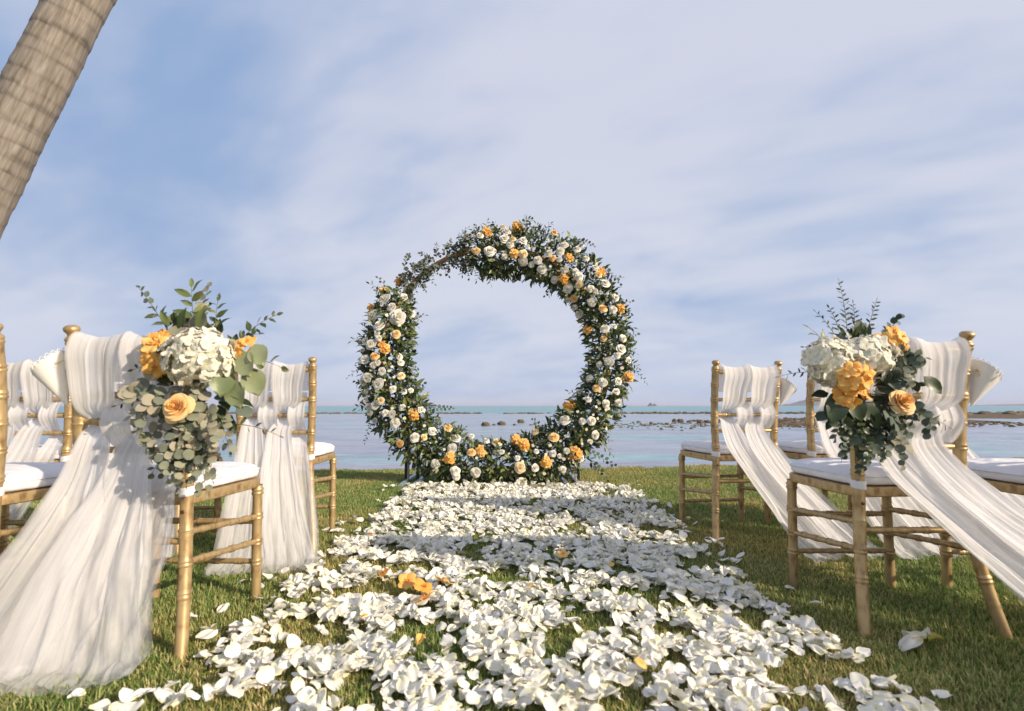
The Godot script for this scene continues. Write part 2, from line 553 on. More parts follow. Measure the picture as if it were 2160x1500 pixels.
func seat_outline(grow: float) -> PackedVector3Array:
	var p := PackedVector3Array()
	# clockwise seen from above reversed by the slab's own rule: run from back left over the front to back right
	var corner := [Vector3(-0.178, 0, 0.170), Vector3(-0.206, 0, -0.120), Vector3(-0.182, 0, -0.192), Vector3(0.0, 0, -0.236), Vector3(0.182, 0, -0.192), Vector3(0.206, 0, -0.120), Vector3(0.178, 0, 0.170), Vector3(0.0, 0, 0.176)]
	var m := corner.size()
	for k in m:
		for q in 6:
			var f := q / 6.0
			var a: Vector3 = corner[(k + m - 1) % m]
			var b: Vector3 = corner[k]
			var c: Vector3 = corner[(k + 1) % m]
			var d: Vector3 = corner[(k + 2) % m]
			# straight sides, eased corners
			var s := b.lerp(c, f)
			var e := b.cubic_interpolate(c, a, d, f)
			var v := s.lerp(e, 0.45)
			p.append(v + v.normalized() * grow)
	p.reverse()
	return p


func make_cushion(label: String, chair: Node3D) -> Node3D:
	var t := thing("seat_cushion", label, "cushion", chair.position, chair.rotation.y, "white cushions tied on the gold chairs")
	var m := MB.new()
	m.slab(seat_outline(-0.006), [[0.5, 0.4462], [0.02, 0.4462], [0.007, 0.449], [0.002, 0.455], [0.0, 0.464], [0.001, 0.473], [0.005, 0.481], [0.013, 0.488], [0.028, 0.494], [0.055, 0.500], [0.10, 0.505], [0.15, 0.508], [0.5, 0.509]], Color.WHITE)
	obj("cushion_body", m.mesh(), M.cushion, t)
	m = MB.new()
	var rim := seat_outline(-0.005)
	var loop := PackedVector3Array()
	var rad := PackedFloat32Array()
	for k in rim.size() + 1:
		loop.append(Vector3(rim[k % rim.size()].x, 0.476, rim[k % rim.size()].z))
		rad.append(0.0022)
	m.tube(loop, rad, 6, Color.WHITE)
	obj("piping", m.mesh(), M.cushion, t)
	for s in [-1.0, 1.0]:
		m = MB.new()
		var c := Vector3(s * 0.166, 0.452, back_z(0.452))
		var pts := PackedVector3Array()
		for q in [[-0.013, 0.0192], [-0.012, 0.0215], [0.0, 0.0222], [0.012, 0.0215], [0.013, 0.0192]]:
			for k in 16:
				var a := TAU * k / 16.0
				pts.append(c + Vector3(cos(a) * q[1], q[0] + 0.003 * sin(a + s), -sin(a) * q[1]))
		m.grid(pts, 5, 16, true, Color.WHITE)
		obj("tie", m.mesh(), M.cushion, t)
	return t


# ---------------------------------------------------------------- tulle sash
# ctrl: [centre, half width vector, fold depth, opacity]
func strip(m: MB, ctrl: Array, cols: int, sub: int, folds: float, r: RandomNumberGenerator, lift := 0.0) -> void:
	var rows := (ctrl.size() - 1) * sub + 1
	var pts := PackedVector3Array()
	var cc := PackedColorArray()
	var nz := noise(int(r.randi() % 9999), 1.0, 3)
	var ph := []
	for k in 5:
		ph.append(r.randf() * TAU)
	var f1 := folds * r.randf_range(0.9, 1.1)
	var f2 := folds * r.randf_range(1.7, 2.1)
	var f3 := folds * r.randf_range(3.2, 4.0)
	for i in rows:
		var k := mini(i / sub, ctrl.size() - 2)
		var f := float(i - k * sub) / sub
		var a: Array = ctrl[maxi(k - 1, 0)]
		var b: Array = ctrl[k]
		var c: Array = ctrl[k + 1]
		var d: Array = ctrl[mini(k + 2, ctrl.size() - 1)]
		var o: Vector3 = b[0].cubic_interpolate(c[0], a[0], d[0], f)
		var o2: Vector3 = b[0].cubic_interpolate(c[0], a[0], d[0], f + 0.02)
		var w: Vector3 = b[1].cubic_interpolate(c[1], a[1], d[1], f)
		var amp: float = lerpf(b[2], c[2], f)
		var al: float = lerpf(b[3], c[3], f)
		var nn := w.cross(o2 - o).normalized()
		if nn.length_squared() < 0.5:
			nn = Vector3.BACK
		var v := float(i) / rows
		for j in cols:
			var u := 2.0 * j / (cols - 1) - 1.0
			var s := sin(u * f1 * PI + ph[0] + 1.1 * sin(v * 4.0 + ph[1])) + 0.32 * sin(u * f2 * PI + ph[2] - 0.8 * sin(v * 5.0 + ph[3])) + 0.09 * sin(u * f3 * PI + ph[4] + v * 2.0)
			var e := u + 0.05 * sin(u * 9.0 + v * 3.0 + ph[1])
			var free := smoothstep(0.55, 1.0, v) * clampf(w.length() * 12.0 - 0.5, 0.0, 1.0)
			s += 1.4 * nz.get_noise_2d(u * folds * 0.7, v * 3.0)
			var crease := nz.get_noise_2d(u * 1.6 + 20.0, v * 7.0) * 0.034 * free + nz.get_noise_2d(u * 5.0, v * 11.0 + 40.0) * 0.008 * free
			var q := o + w * e + nn * (s * amp * lerpf(0.13, 0.20, free) + crease - (u * u) * w.length() * 0.25 + lift)
			if q.y < 0.012:
				q.y = 0.012 + 0.006 * (1.0 + s)
			pts.append(q)
			var edge := clampf((1.0 - absf(u)) * 9.0, 0.0, 1.0)
			cc.append(Color(1, 1, 1, al * (0.82 - 0.34 * free) * (0.55 + 0.45 * edge)))
	m.grid(pts, rows, cols, false, Color.WHITE, cc)


# drift: how far the wind carries the hems from the chair's back, along the chair's own x and z
func make_sash(label: String, chair: Node3D, drift: Vector2, hem: float, sd: int, lower := 0.0, side := 1.0) -> Node3D:
	var t := thing("tulle_sash", label, "chair sash", chair.position, chair.rotation.y, "white tulle sashes woven through the chair backs")
	var r := rng(sd)
	var X := func(fr: float) -> float: return (-0.155 + 0.31 * fr) * side
	# the drapes that fall over the top rail, dive behind the middle rail and hang to the grass
	for k in 2:
		var m := MB.new()
		var top: float = X.call([0.25, 0.745][k])
		var up: float = X.call([0.22, 0.735][k])
		var neck: float = X.call([0.17, 0.64][k])
		var low: float = X.call([0.19, 0.60][k])
		for layer in 2:
			var lz := 0.006 * layer
			var j := r.randf_range(-0.006, 0.006)
			var tw: float = [0.075, 0.076][k]
			var h1 := Vector3(low + drift.x * 0.30, 0.36 - lower * 0.3, back_z(0.36) + 0.045 + drift.y * 0.30)
			var h2 := Vector3(low + drift.x * 0.64 + (k - 0.5) * hem * 0.18, 0.19 - lower * 0.2, back_z(0.19) + 0.055 + drift.y * 0.66)
			var h3 := Vector3(low + drift.x * 0.94 + (k - 0.5) * hem * 0.42, 0.045, back_z(0.04) + 0.06 + drift.y * 0.96)
			var h4 := Vector3(low + drift.x * 1.04 + (k - 0.5) * hem * 0.55, 0.016, back_z(0.0) + 0.07 + drift.y * 1.05 + 0.035)
			var ctrl := [
				[Vector3(top, 0.775, back_z(0.775) - 0.024 - lz), Vector3(tw * 0.86, 0, 0), 0.006, 0.8],
				[Vector3(top, 0.850, back_z(0.85) - 0.016 - lz), Vector3(tw * 0.94, 0, 0), 0.006, 0.9],
				[Vector3(top, 0.901 + lz * 0.6, back_z(0.90) + 0.006), Vector3(tw, 0, 0), 0.004, 0.95],
				[Vector3(top, 0.862, back_z(0.86) + 0.029 + lz), Vector3(tw, 0, 0), 0.009, 0.97],
				[Vector3(lerpf(top, up, 0.7) + j, 0.795, back_z(0.795) + 0.030 + lz), Vector3(tw * 0.92, 0, 0), 0.011, 0.97],
				[Vector3(up + j, 0.728, back_z(0.728) + 0.027 + lz), Vector3(0.064, 0, 0), 0.011, 0.97],
				[Vector3(neck, 0.690, back_z(0.69) + 0.012 + lz), Vector3(0.046, 0, 0), 0.010, 0.98],
				[Vector3(neck, 0.655, back_z(0.655) - 0.022 - lz), Vector3(0.036, 0, 0), 0.007, 0.98],
				[Vector3(neck, 0.618, back_z(0.618) + 0.006 + lz), Vector3(0.044, 0, 0), 0.008, 0.98],
				[Vector3(low, 0.572, back_z(0.572) + 0.026 + lz), Vector3(0.056, 0, 0), 0.010, 0.98],
				[Vector3(low + drift.x * 0.10, 0.48, back_z(0.48) + 0.036 + lz + drift.y * 0.10), Vector3(0.062 + hem * 0.05, 0, 0), 0.013, 0.96],
				[h1 + Vector3(0, 0, lz * 2), Vector3(0.060 + hem * 0.16, 0, -0.02), 0.017, 0.92],
				[h2 + Vector3(0, 0, lz * 3), Vector3(0.052 + hem * 0.33, 0, -0.03), 0.021, 0.88],
				[h3 + Vector3(0.01, 0, lz * 4), Vector3(0.046 + hem * 0.46, 0, -0.035), 0.022, 0.82],
				[h4 + Vector3(0.01, 0, lz * 4 + 0.01), Vector3(0.044 + hem * 0.50, 0, -0.03), 0.016, 0.72],
			]
			strip(m, ctrl, 72, 8, 4.2, r)
		obj("drape", m.mesh(), M.tulle, t)
	# the loops that pass in front of the middle rail
	for k in 2:
		var m := MB.new()
		var x: float = X.call([0.425, 0.845][k])
		var w: float = [0.043, 0.040][k]
		for layer in 2:
			var lz := 0.005 * layer
			var ctrl := [
				[Vector3(x, 0.770, back_z(0.77) - 0.020 - lz), Vector3(w * 0.95, 0, 0), 0.006, 0.9],
				[Vector3(x, 0.737, back_z(0.737) - 0.019 - lz), Vector3(w * 0.95, 0, 0), 0.006, 0.97],
				[Vector3(x, 0.705, back_z(0.705) + 0.010 + lz), Vector3(w, 0, 0), 0.007, 0.98],
				[Vector3(x, 0.655, back_z(0.655) + 0.032 + lz), Vector3(w * 1.05, 0, 0), 0.007, 0.98],
				[Vector3(x, 0.608, back_z(0.608) + 0.012 + lz), Vector3(w * 0.95, 0, 0), 0.007, 0.98],
				[Vector3(x, 0.570, back_z(0.570) - 0.019 - lz), Vector3(w * 0.85, 0, 0), 0.006, 0.97],
				[Vector3(x, 0.535, back_z(0.535) - 0.010 - lz), Vector3(w * 0.9, 0, 0), 0.006, 0.9],
				[Vector3(x + drift.x * 0.1, 0.46, back_z(0.46) + 0.014 + drift.y * 0.08), Vector3(w * 1.3, 0, 0), 0.010, 0.8],
				[Vector3(x + drift.x * 0.3, 0.33 - lower * 0.3, back_z(0.33) + 0.03 + drift.y * 0.3), Vector3(w * 1.3 + hem * 0.15, 0, 0), 0.014, 0.62],
				[Vector3(x + drift.x * 0.7, 0.16 - lower * 0.2, back_z(0.16) + 0.04 + drift.y * 0.68), Vector3(w * 1.2 + hem * 0.28, 0, 0), 0.018, 0.55],
				[Vector3(x + drift.x * 0.98, 0.02, back_z(0.0) + 0.05 + drift.y), Vector3(w + hem * 0.36, 0, 0), 0.016, 0.45],
			]
			strip(m, ctrl, 48, 8, 3.0, r)
		obj("loop", m.mesh(), M.tulle, t)
	return t


# ---------------------------------------------------------------- petal cone of lace paper
func make_cone(label: String, chair: Node3D, s: float, sd: int, size := 1.0) -> Node3D:
	var local := Vector3(s * 0.196, 0.698, back_z(0.70) + 0.010)
	var t := thing("petal_cone", label, "paper cone", chair.transform * local, chair.rotation.y, "lace paper petal cones hung on the chair posts")
	var r := rng(sd)
	var m := MB.new()
	var pts := PackedVector3Array()
	var axis := Vector3(s * 0.36, 0.93, 0.06).normalized()
	var ux := Vector3(axis.y, -axis.x, 0).normalized()
	var uz := ux.cross(axis)
	var nseg := 64
	var R := 0.046 * size
	var H := 0.125 * size
	var rows := 9
	for i in rows:
		var f := float(i) / (rows - 1)
		for k in nseg:
			var a := TAU * k / nseg
			var hh := H * (1.0 - 0.16 * cos(a) * s) * f
			if i == rows - 1:
				hh += 0.004 * absf(sin(a * 11.0))
			pts.append(axis * hh + (ux * cos(a) - uz * sin(a)) * R * f * (1.0 + 0.03 * sin(a * 3.0 + sd)))
	m.grid(pts, rows, nseg, true, Color.WHITE)
	obj("paper_cone", m.mesh(), M.paper, t)
	# lace: a scalloped edging of small loops
	m = MB.new()
	for k in 22:
		var a0 := TAU * k / 22.0
		var a1 := TAU * (k + 1) / 22.0
		var path := PackedVector3Array()
		var rad := PackedFloat32Array()
		for q in 6:
			var f := q / 5.0
			var a := lerpf(a0, a1, f)
			path.append(axis * (H * (1.0 - 0.16 * cos(a) * s) + 0.010 * size * sin(f * PI)) + (ux * cos(a) - uz * sin(a)) * R * 1.02)
			rad.append(0.0011)
		m.tube(path, rad, 4, Color.WHITE)
	obj("lace_edge", m.mesh(), M.paper, t)
	m = MB.new()
	for k in 26:
		var a := r.randf() * TAU
		var d := R * 0.75 * sqrt(r.randf())
		var b := facing(Vector3(r.randf_range(-1, 1), 0.4, r.randf_range(-1, 1)), Vector3(0, 1, 0.3), Vector3.ONE * r.randf_range(0.5, 0.8))
		m.add(petal_shapes[k % petal_shapes.size()], Transform3D(b, axis * (H * r.randf_range(0.84, 0.97)) + (ux * cos(a) + uz * sin(a)) * d), Color(0.80, 0.62, 0.28) if k % 4 == 0 else Color(0.84, 0.81, 0.70))
	var fill := obj("petals", m.mesh(), M.petal, t)
	fill.set_meta("kind", "stuff")
	m = MB.new()
	var p0 := axis * H * 1.02 - ux * R * s
	var p1 := t.transform.affine_inverse() * (chair.transform * Vector3(s * 0.155, 0.888, back_z(0.88) + 0.014))
	m.tube(PackedVector3Array([p0, p0.lerp(p1, 0.5) + Vector3(s * 0.004, -0.004, 0.004), p1, p1 + Vector3(-s * 0.02, 0.004, -0.02)]), PackedFloat32Array([0.0035, 0.0035, 0.0035, 0.003]), 6, Color.WHITE, 0.35)
	obj("ribbon", m.mesh(), M.ribbon, t)
	return t


# ---------------------------------------------------------------- flowers and leaves
var petal_shapes: Array[MB] = []
var petal_meshes: Array[ArrayMesh] = []
var rose_white: Array[ArrayMesh] = []
var rose_orange: Array[ArrayMesh] = []
var orchid_mesh: Array[ArrayMesh] = []
var floret_mesh: Array[ArrayMesh] = []
var leaf_mesh := {}


# a fallen petal lying in x and z, about 1 unit = its real size in metres
func petal_shape(r: RandomNumberGenerator) -> MB:
	var m := MB.new()
	var L := r.randf_range(0.031, 0.049)
	var W := L * r.randf_range(0.36, 0.50)
	var cup := r.randf_range(-0.4, 1.3)
	var curl := r.randf_range(-1.0, 1.7)
	var twist := r.randf_range(-0.9, 0.9)
	var wave := r.randf_range(0.001, 0.005)
	var ph := r.randf() * TAU
	var pts := PackedVector3Array()
	var cc := PackedColorArray()
	var base := Color(0.88, 0.86, 0.60)
	for i in 7:
		var t := i / 6.0
		var w := W * pow(maxf(0.0, sin(PI * (0.05 + 0.90 * pow(t, 0.85)))), 0.58)
		for j in 6:
			var u := 2.0 * j / 5.0 - 1.0
			var y := cup * 0.22 * u * u * w + curl * 0.16 * L * (t - 0.5) * (t - 0.5) * 4.0 * 0.5 + wave * sin(u * 4.0 + t * 5.0 + ph) + twist * u * w * (t - 0.5)
			if t > 0.7:
				y -= (t - 0.7) * L * 0.25 * absf(curl) * (0.4 + absf(u))
			pts.append(Vector3(u * w, y, (0.5 - t) * L))
			cc.append(base.lerp(Color.WHITE, clampf(t * 3.0, 0.0, 1.0)))
	m.grid(pts, 7, 6, false, Color.WHITE, cc, true)
	return m


# a leaf that grows along y and shows its face to z; unit length
func leaf_shape(width: float, round_: float, fold: float, droop: float, rows := 6) -> MB:
	var m := MB.new()
	var pts := PackedVector3Array()
	for i in rows:
		var t := float(i) / (rows - 1)
		var w := width * (pow(sin(PI * pow(t, 0.8)), 1.0) * (1.0 - round_) + round_ * sqrt(maxf(0.0, 1.0 - pow(2.0 * t - 1.0, 2.0))))
		w = maxf(w, 0.0)
		for j in 5:
			var u := j / 2.0 - 1.0
			pts.append(Vector3(u * w * 0.5, t, absf(u) * w * fold - droop * t * t - 0.04 * u * u * sin(t * 7.0)))
	m.grid(pts, rows, 5, false, Color.WHITE)
	return m


# one cupped petal of a rose head, added round the y axis
func rose_petal(m: MB, a0: float, half: float, r0: float, r1: float, y0: float, y1: float, curl: float, col: Color, tip: Color, r: RandomNumberGenerator) -> void:
	var pts := PackedVector3Array()
	var cc := PackedColorArray()
	var j0 := r.randf_range(-0.10, 0.10)
	var wob := r.randf_range(0.8, 1.1)
	r1 *= r.randf_range(0.90, 1.10)
	curl *= r.randf_range(0.5, 1.6)
	for i in 6:
		var t := i / 5.0
		var spread := half * wob * (0.55 + 0.45 * sin(PI * minf(1.0, t * 0.62 + 0.05)) if t < 0.8 else (0.99 - (t - 0.8) * 1.6))
		for j in 6:
			var u := 2.0 * j / 5.0 - 1.0
			var a := a0 + u * spread
			var rad := lerpf(r0, r1, pow(t, 0.7)) + curl * maxf(0.0, t - 0.62) * 2.6 * (0.55 + 0.45 * (1.0 - absf(u)))
			var y := lerpf(y0, y1, t) - curl * pow(maxf(0.0, t - 0.62) * 2.6, 2.0) * 0.75 - 0.10 * absf(u) * u * u * (y1 - y0) * t + j0 * t * r1
			pts.append(Vector3(cos(a) * rad, y, -sin(a) * rad))
			cc.append(col.lerp(tip, t))
	m.grid(pts, 6, 6, false, Color.WHITE, cc)


# a rose head of unit radius that faces y
func rose_shape(r: RandomNumberGenerator, inner: Color, outer: Color, layers: int) -> MB:
	var m := MB.new()
	for l in layers:
		var f := float(l) / (layers - 1)
		var count := 3 if l < 2 else (4 if l < 4 else 5)
		var off := r.randf() * TAU
		var top := 0.60 - 0.60 * pow(f, 1.5)
		for k in count:
			var col := inner.lerp(outer, f)
			rose_petal(m, off + TAU * k / count + r.randf_range(-0.15, 0.15), PI / count * 1.5, 0.05 + 0.17 * f, 0.14 + 0.66 * f, top - 0.50, top + r.randf_range(-0.03, 0.05), 0.02 + 0.20 * f, col, col.lerp(Color.WHITE, 0.10), r)
	# the closed bud in the middle
	m.tube(PackedVector3Array([Vector3(0, -0.2, 0), Vector3(0, 0.2, 0), Vector3(0.01, 0.46, 0.01), Vector3(0.02, 0.57, 0), Vector3(0.02, 0.60, 0)]), PackedFloat32Array([0.14, 0.15, 0.12, 0.06, 0.0]), 9, inner)
	return m


# five-petalled orchid bloom of unit radius that faces y
func orchid_shape(r: RandomNumberGenerator) -> MB:
	var m := MB.new()
	for k in 5:
		var a := TAU * k / 5.0 + r.randf_range(-0.1, 0.1)
		var d := Vector3(cos(a), 0, sin(a))
		var side := Vector3(-sin(a), 0, cos(a))
		var pts := PackedVector3Array()
		var cc := PackedColorArray()
		var back := r.randf_range(-0.25, 0.12)
		var wid := r.randf_range(0.38, 0.50)
		for i in 6:
			var t := i / 5.0
			var w := wid * pow(sin(PI * (0.07 + 0.83 * t)), 0.75)
			for j in 4:
				var u := 2.0 * j / 3.0 - 1.0
				pts.append(d * t + side * u * w + Vector3.UP * (0.18 * t + back * t * t - 0.10 * u * u + 0.05 * sin(6.0 * t + k)))
				cc.append(Color(1.0, 0.93, 0.86).lerp(Color(1.0, 1.0, 1.0), t))
		m.grid(pts, 6, 4, false, Color.WHITE, cc, true)
	for k in 3:
		var a := TAU * k / 3.0
		var d := Vector3(cos(a), 0, sin(a))
		m.tube(PackedVector3Array([Vector3.ZERO, d * 0.10 + Vector3.UP * 0.16, d * 0.17 + Vector3.UP * 0.28, d * 0.20 + Vector3.UP * 0.30]), PackedFloat32Array([0.05, 0.07, 0.06, 0.0]), 5, Color(0.95, 0.62, 0.45))
	return m


func floret_shape(r: RandomNumberGenerator) -> MB:
	var m := MB.new()
	for k in 4:
		var a := TAU * k / 4.0 + r.randf_range(-0.15, 0.15)
		var d := Vector3(cos(a), 0, sin(a))
		var side := Vector3(-sin(a), 0, cos(a))
		var pts := PackedVector3Array()
		var cc := PackedColorArray()
		var back := r.randf_range(-0.3, 0.25)
		for i in 5:
			var t := i / 4.0
			var w := 0.62 * pow(sin(PI * (0.04 + 0.86 * t)), 0.8)
			for j in 4:
				var u := 2.0 * j / 3.0 - 1.0
				pts.append(d * t * 1.05 + side * u * w + Vector3.UP * (0.10 + 0.20 * t + back * t * t - 0.16 * u * u * t + 0.05 * sin(5.0 * u + k)))
				cc.append(Color(0.88, 0.92, 0.66).lerp(Color.WHITE, clampf(t * 1.8, 0.0, 1.0)))
		m.grid(pts, 5, 4, false, Color.WHITE, cc, true)
	return m


func tinted(m: MB, col: Color) -> ArrayMesh:
	var o := MB.new()
	o.add(m, Transform3D(), col)
	return o.mesh()


func make_flowers() -> void:
	var r := rng(11)
	for k in 20:
		petal_shapes.append(petal_shape(r))
	for k in 3:
		rose_white.append(rose_shape(r, Color(0.85, 0.82, 0.68), Color(0.87, 0.85, 0.80), 7).mesh())
		rose_orange.append(rose_shape(r, [Color(0.88, 0.50, 0.13), Color(0.90, 0.60, 0.20), Color(0.90, 0.70, 0.36)][k], [Color(0.91, 0.64, 0.27), Color(0.92, 0.70, 0.33), Color(0.92, 0.80, 0.52)][k], 7).mesh())
		orchid_mesh.append(tinted(orchid_shape(r), [Color(0.88, 0.51, 0.13), Color(0.84, 0.43, 0.085), Color(0.90, 0.60, 0.20)][k]))
		floret_mesh.append(tinted(floret_shape(r), Color(0.84, 0.81, 0.72)))
	for q in [
			["dark", 0.36, 0.0, 0.10, 0.12, [Color(0.026, 0.050, 0.016), Color(0.040, 0.070, 0.020), Color(0.060, 0.090, 0.024)]],
			["olive", 0.36, 0.1, 0.12, 0.06, [Color(0.12, 0.15, 0.04), Color(0.09, 0.12, 0.03), Color(0.17, 0.19, 0.06)]],
			["silver", 0.92, 0.85, 0.05, 0.06, [Color(0.21, 0.225, 0.155), Color(0.28, 0.275, 0.195), Color(0.15, 0.17, 0.125), Color(0.33, 0.30, 0.22)]],
			["blue", 0.80, 0.75, 0.07, 0.06, [Color(0.085, 0.115, 0.085), Color(0.12, 0.15, 0.115), Color(0.055, 0.08, 0.055)]],
			["big", 0.78, 0.45, 0.08, 0.10, [Color(0.21, 0.25, 0.12), Color(0.25, 0.28, 0.15), Color(0.14, 0.18, 0.08)]],
			["twig", 0.34, 0.15, 0.15, 0.05, [Color(0.045, 0.055, 0.028), Color(0.07, 0.075, 0.04)]],
			["deep", 0.56, 0.3, 0.08, 0.14, [Color(0.035, 0.055, 0.022), Color(0.055, 0.08, 0.035)]]]:
		var list := []
		for col in q[5]:
			list.append(tinted(leaf_shape(q[1], q[2], q[3], q[4]), col))
		leaf_mesh[q[0]] = list


# a stem with leaves: part «sprig», sub-parts «leaf»
func sprig(parent: Node3D, called: String, p0: Vector3, p1: Vector3, sag: Vector3, kind: String, n: int, size: float, r: RandomNumberGenerator, tip := true, thick := 0.0013) -> void:
	var path := PackedVector3Array()
	var rad := PackedFloat32Array()
	for k in 9:
		var t := k / 8.0
		path.append(p0.lerp(p1, t) + sag * 4.0 * t * (1.0 - t))
		rad.append(thick * (1.15 - 0.75 * t))
	var m := MB.new()
	m.tube(path, rad, 5, Color.WHITE)
	var s := obj(called, m.mesh(), M.stem, parent)
	var list: Array = leaf_mesh[kind]
	for k in n:
		var t := (k + 0.6) / n
		var f := t * 8.0
		var a := mini(int(f), 7)
		var at := path[a].lerp(path[a + 1], f - a)
		var dir := (path[a + 1] - path[a]).normalized()
		var out := dir.cross(Vector3(0, 0, 1)).normalized()
		if k % 2 == 1:
			out = -out
		out = (out + Vector3(0, 0, r.randf_range(-0.7, 0.8))).normalized()
		var y := out + dir * r.randf_range(0.35, 0.9)
		if tip and k == n - 1:
			y = dir
		var sz := size * (1.0 - 0.45 * t) * r.randf_range(0.8, 1.2)
		var z := Vector3(r.randf_range(-0.8, 0.8), r.randf_range(-0.2, 0.8), r.randf_range(0.2, 1.0))
		var o := obj("leaf", list[r.randi() % list.size()], M.leaf if kind in ["dark", "olive", "deep", "big"] else M.euc, s)
		o.transform = Transform3D(facing(y, z, Vector3.ONE * sz), at)


func loose_leaf(parent: Node3D, at: Vector3, dir: Vector3, face: Vector3, kind: String, size: float, r: RandomNumberGenerator) -> void:
	var list: Array = leaf_mesh[kind]
	var o := obj("leaf", list[r.randi() % list.size()], M.leaf if kind in ["dark", "olive", "deep", "big"] else M.euc, parent)
	o.transform = Transform3D(facing(dir, face, Vector3.ONE * size), at)


func hydrangea(parent: Node3D, c: Vector3, rad: Vector3, n: int, size: float, tint: Color, r: RandomNumberGenerator) -> void:
	var m := MB.new()
	var pts := PackedVector3Array()
	for i in 8:
		for k in 12:
			var f := PI * i / 7.0
			var a := TAU * k / 12.0
			pts.append(c + Vector3(sin(f) * cos(a), -cos(f), -sin(f) * sin(a)) * rad * 0.80)
	m.grid(pts, 8, 12, true, Color(0.55, 0.58, 0.36) * tint)
	var h := obj("hydrangea", m.mesh(), M.petal, parent)
	for k in n:
		# spread evenly over the ball
		var y := 1.0 - 2.0 * (k + 0.5) / n
		var a := k * 2.39996
		var d := Vector3(sqrt(1.0 - y * y) * cos(a), y, sqrt(1.0 - y * y) * sin(a))
		if d.z < -0.55:
			continue
		d = (d + Vector3(r.randf_range(-0.12, 0.12), r.randf_range(-0.12, 0.12), r.randf_range(-0.12, 0.12))).normalized()
		var o := obj("floret", floret_mesh[r.randi() % 3], M.petal, h)
		var up := (d + Vector3(r.randf_range(-0.6, 0.6), r.randf_range(-0.6, 0.6), r.randf_range(-0.6, 0.6))).normalized()
		var side := up.cross(Vector3(r.randf_range(-1, 1), r.randf_range(-1, 1), r.randf_range(-1, 1))).normalized()
		o.transform = Transform3D(Basis(side, up, side.cross(up)) * Basis.from_scale(Vector3.ONE * size * r.randf_range(0.8, 1.2)), c + d * rad * r.randf_range(0.80, 1.06))


func bloom(parent: Node3D, called: String, list: Array, at: Vector3, face: Vector3, size: float, r: RandomNumberGenerator) -> void:
	var o := obj(called, list[r.randi() % list.size()], M.petal, parent)
	var up := face.normalized()
	var side := up.cross(Vector3(r.randf_range(-1, 1), r.randf_range(-1, 1), r.randf_range(-1, 1))).normalized()
	o.transform = Transform3D(Basis(side, up, side.cross(up)) * Basis.from_scale(Vector3.ONE * size), at)


func orchids(parent: Node3D, c: Vector3, rad: float, n: int, size: float, r: RandomNumberGenerator, squeeze := 1.0) -> void:
	for k in n:
		var d := Vector3(r.randf_range(-1, 1), r.randf_range(-1, 1), r.randf_range(-0.1, 1)).normalized()
		bloom(parent, "orchid", orchid_mesh, c + Vector3(d.x * rad * squeeze, d.y * rad, d.z * rad * 0.6) * r.randf_range(0.6, 1.0), d + Vector3(0, 0.15, 0.9), size * r.randf_range(0.8, 1.15), r)


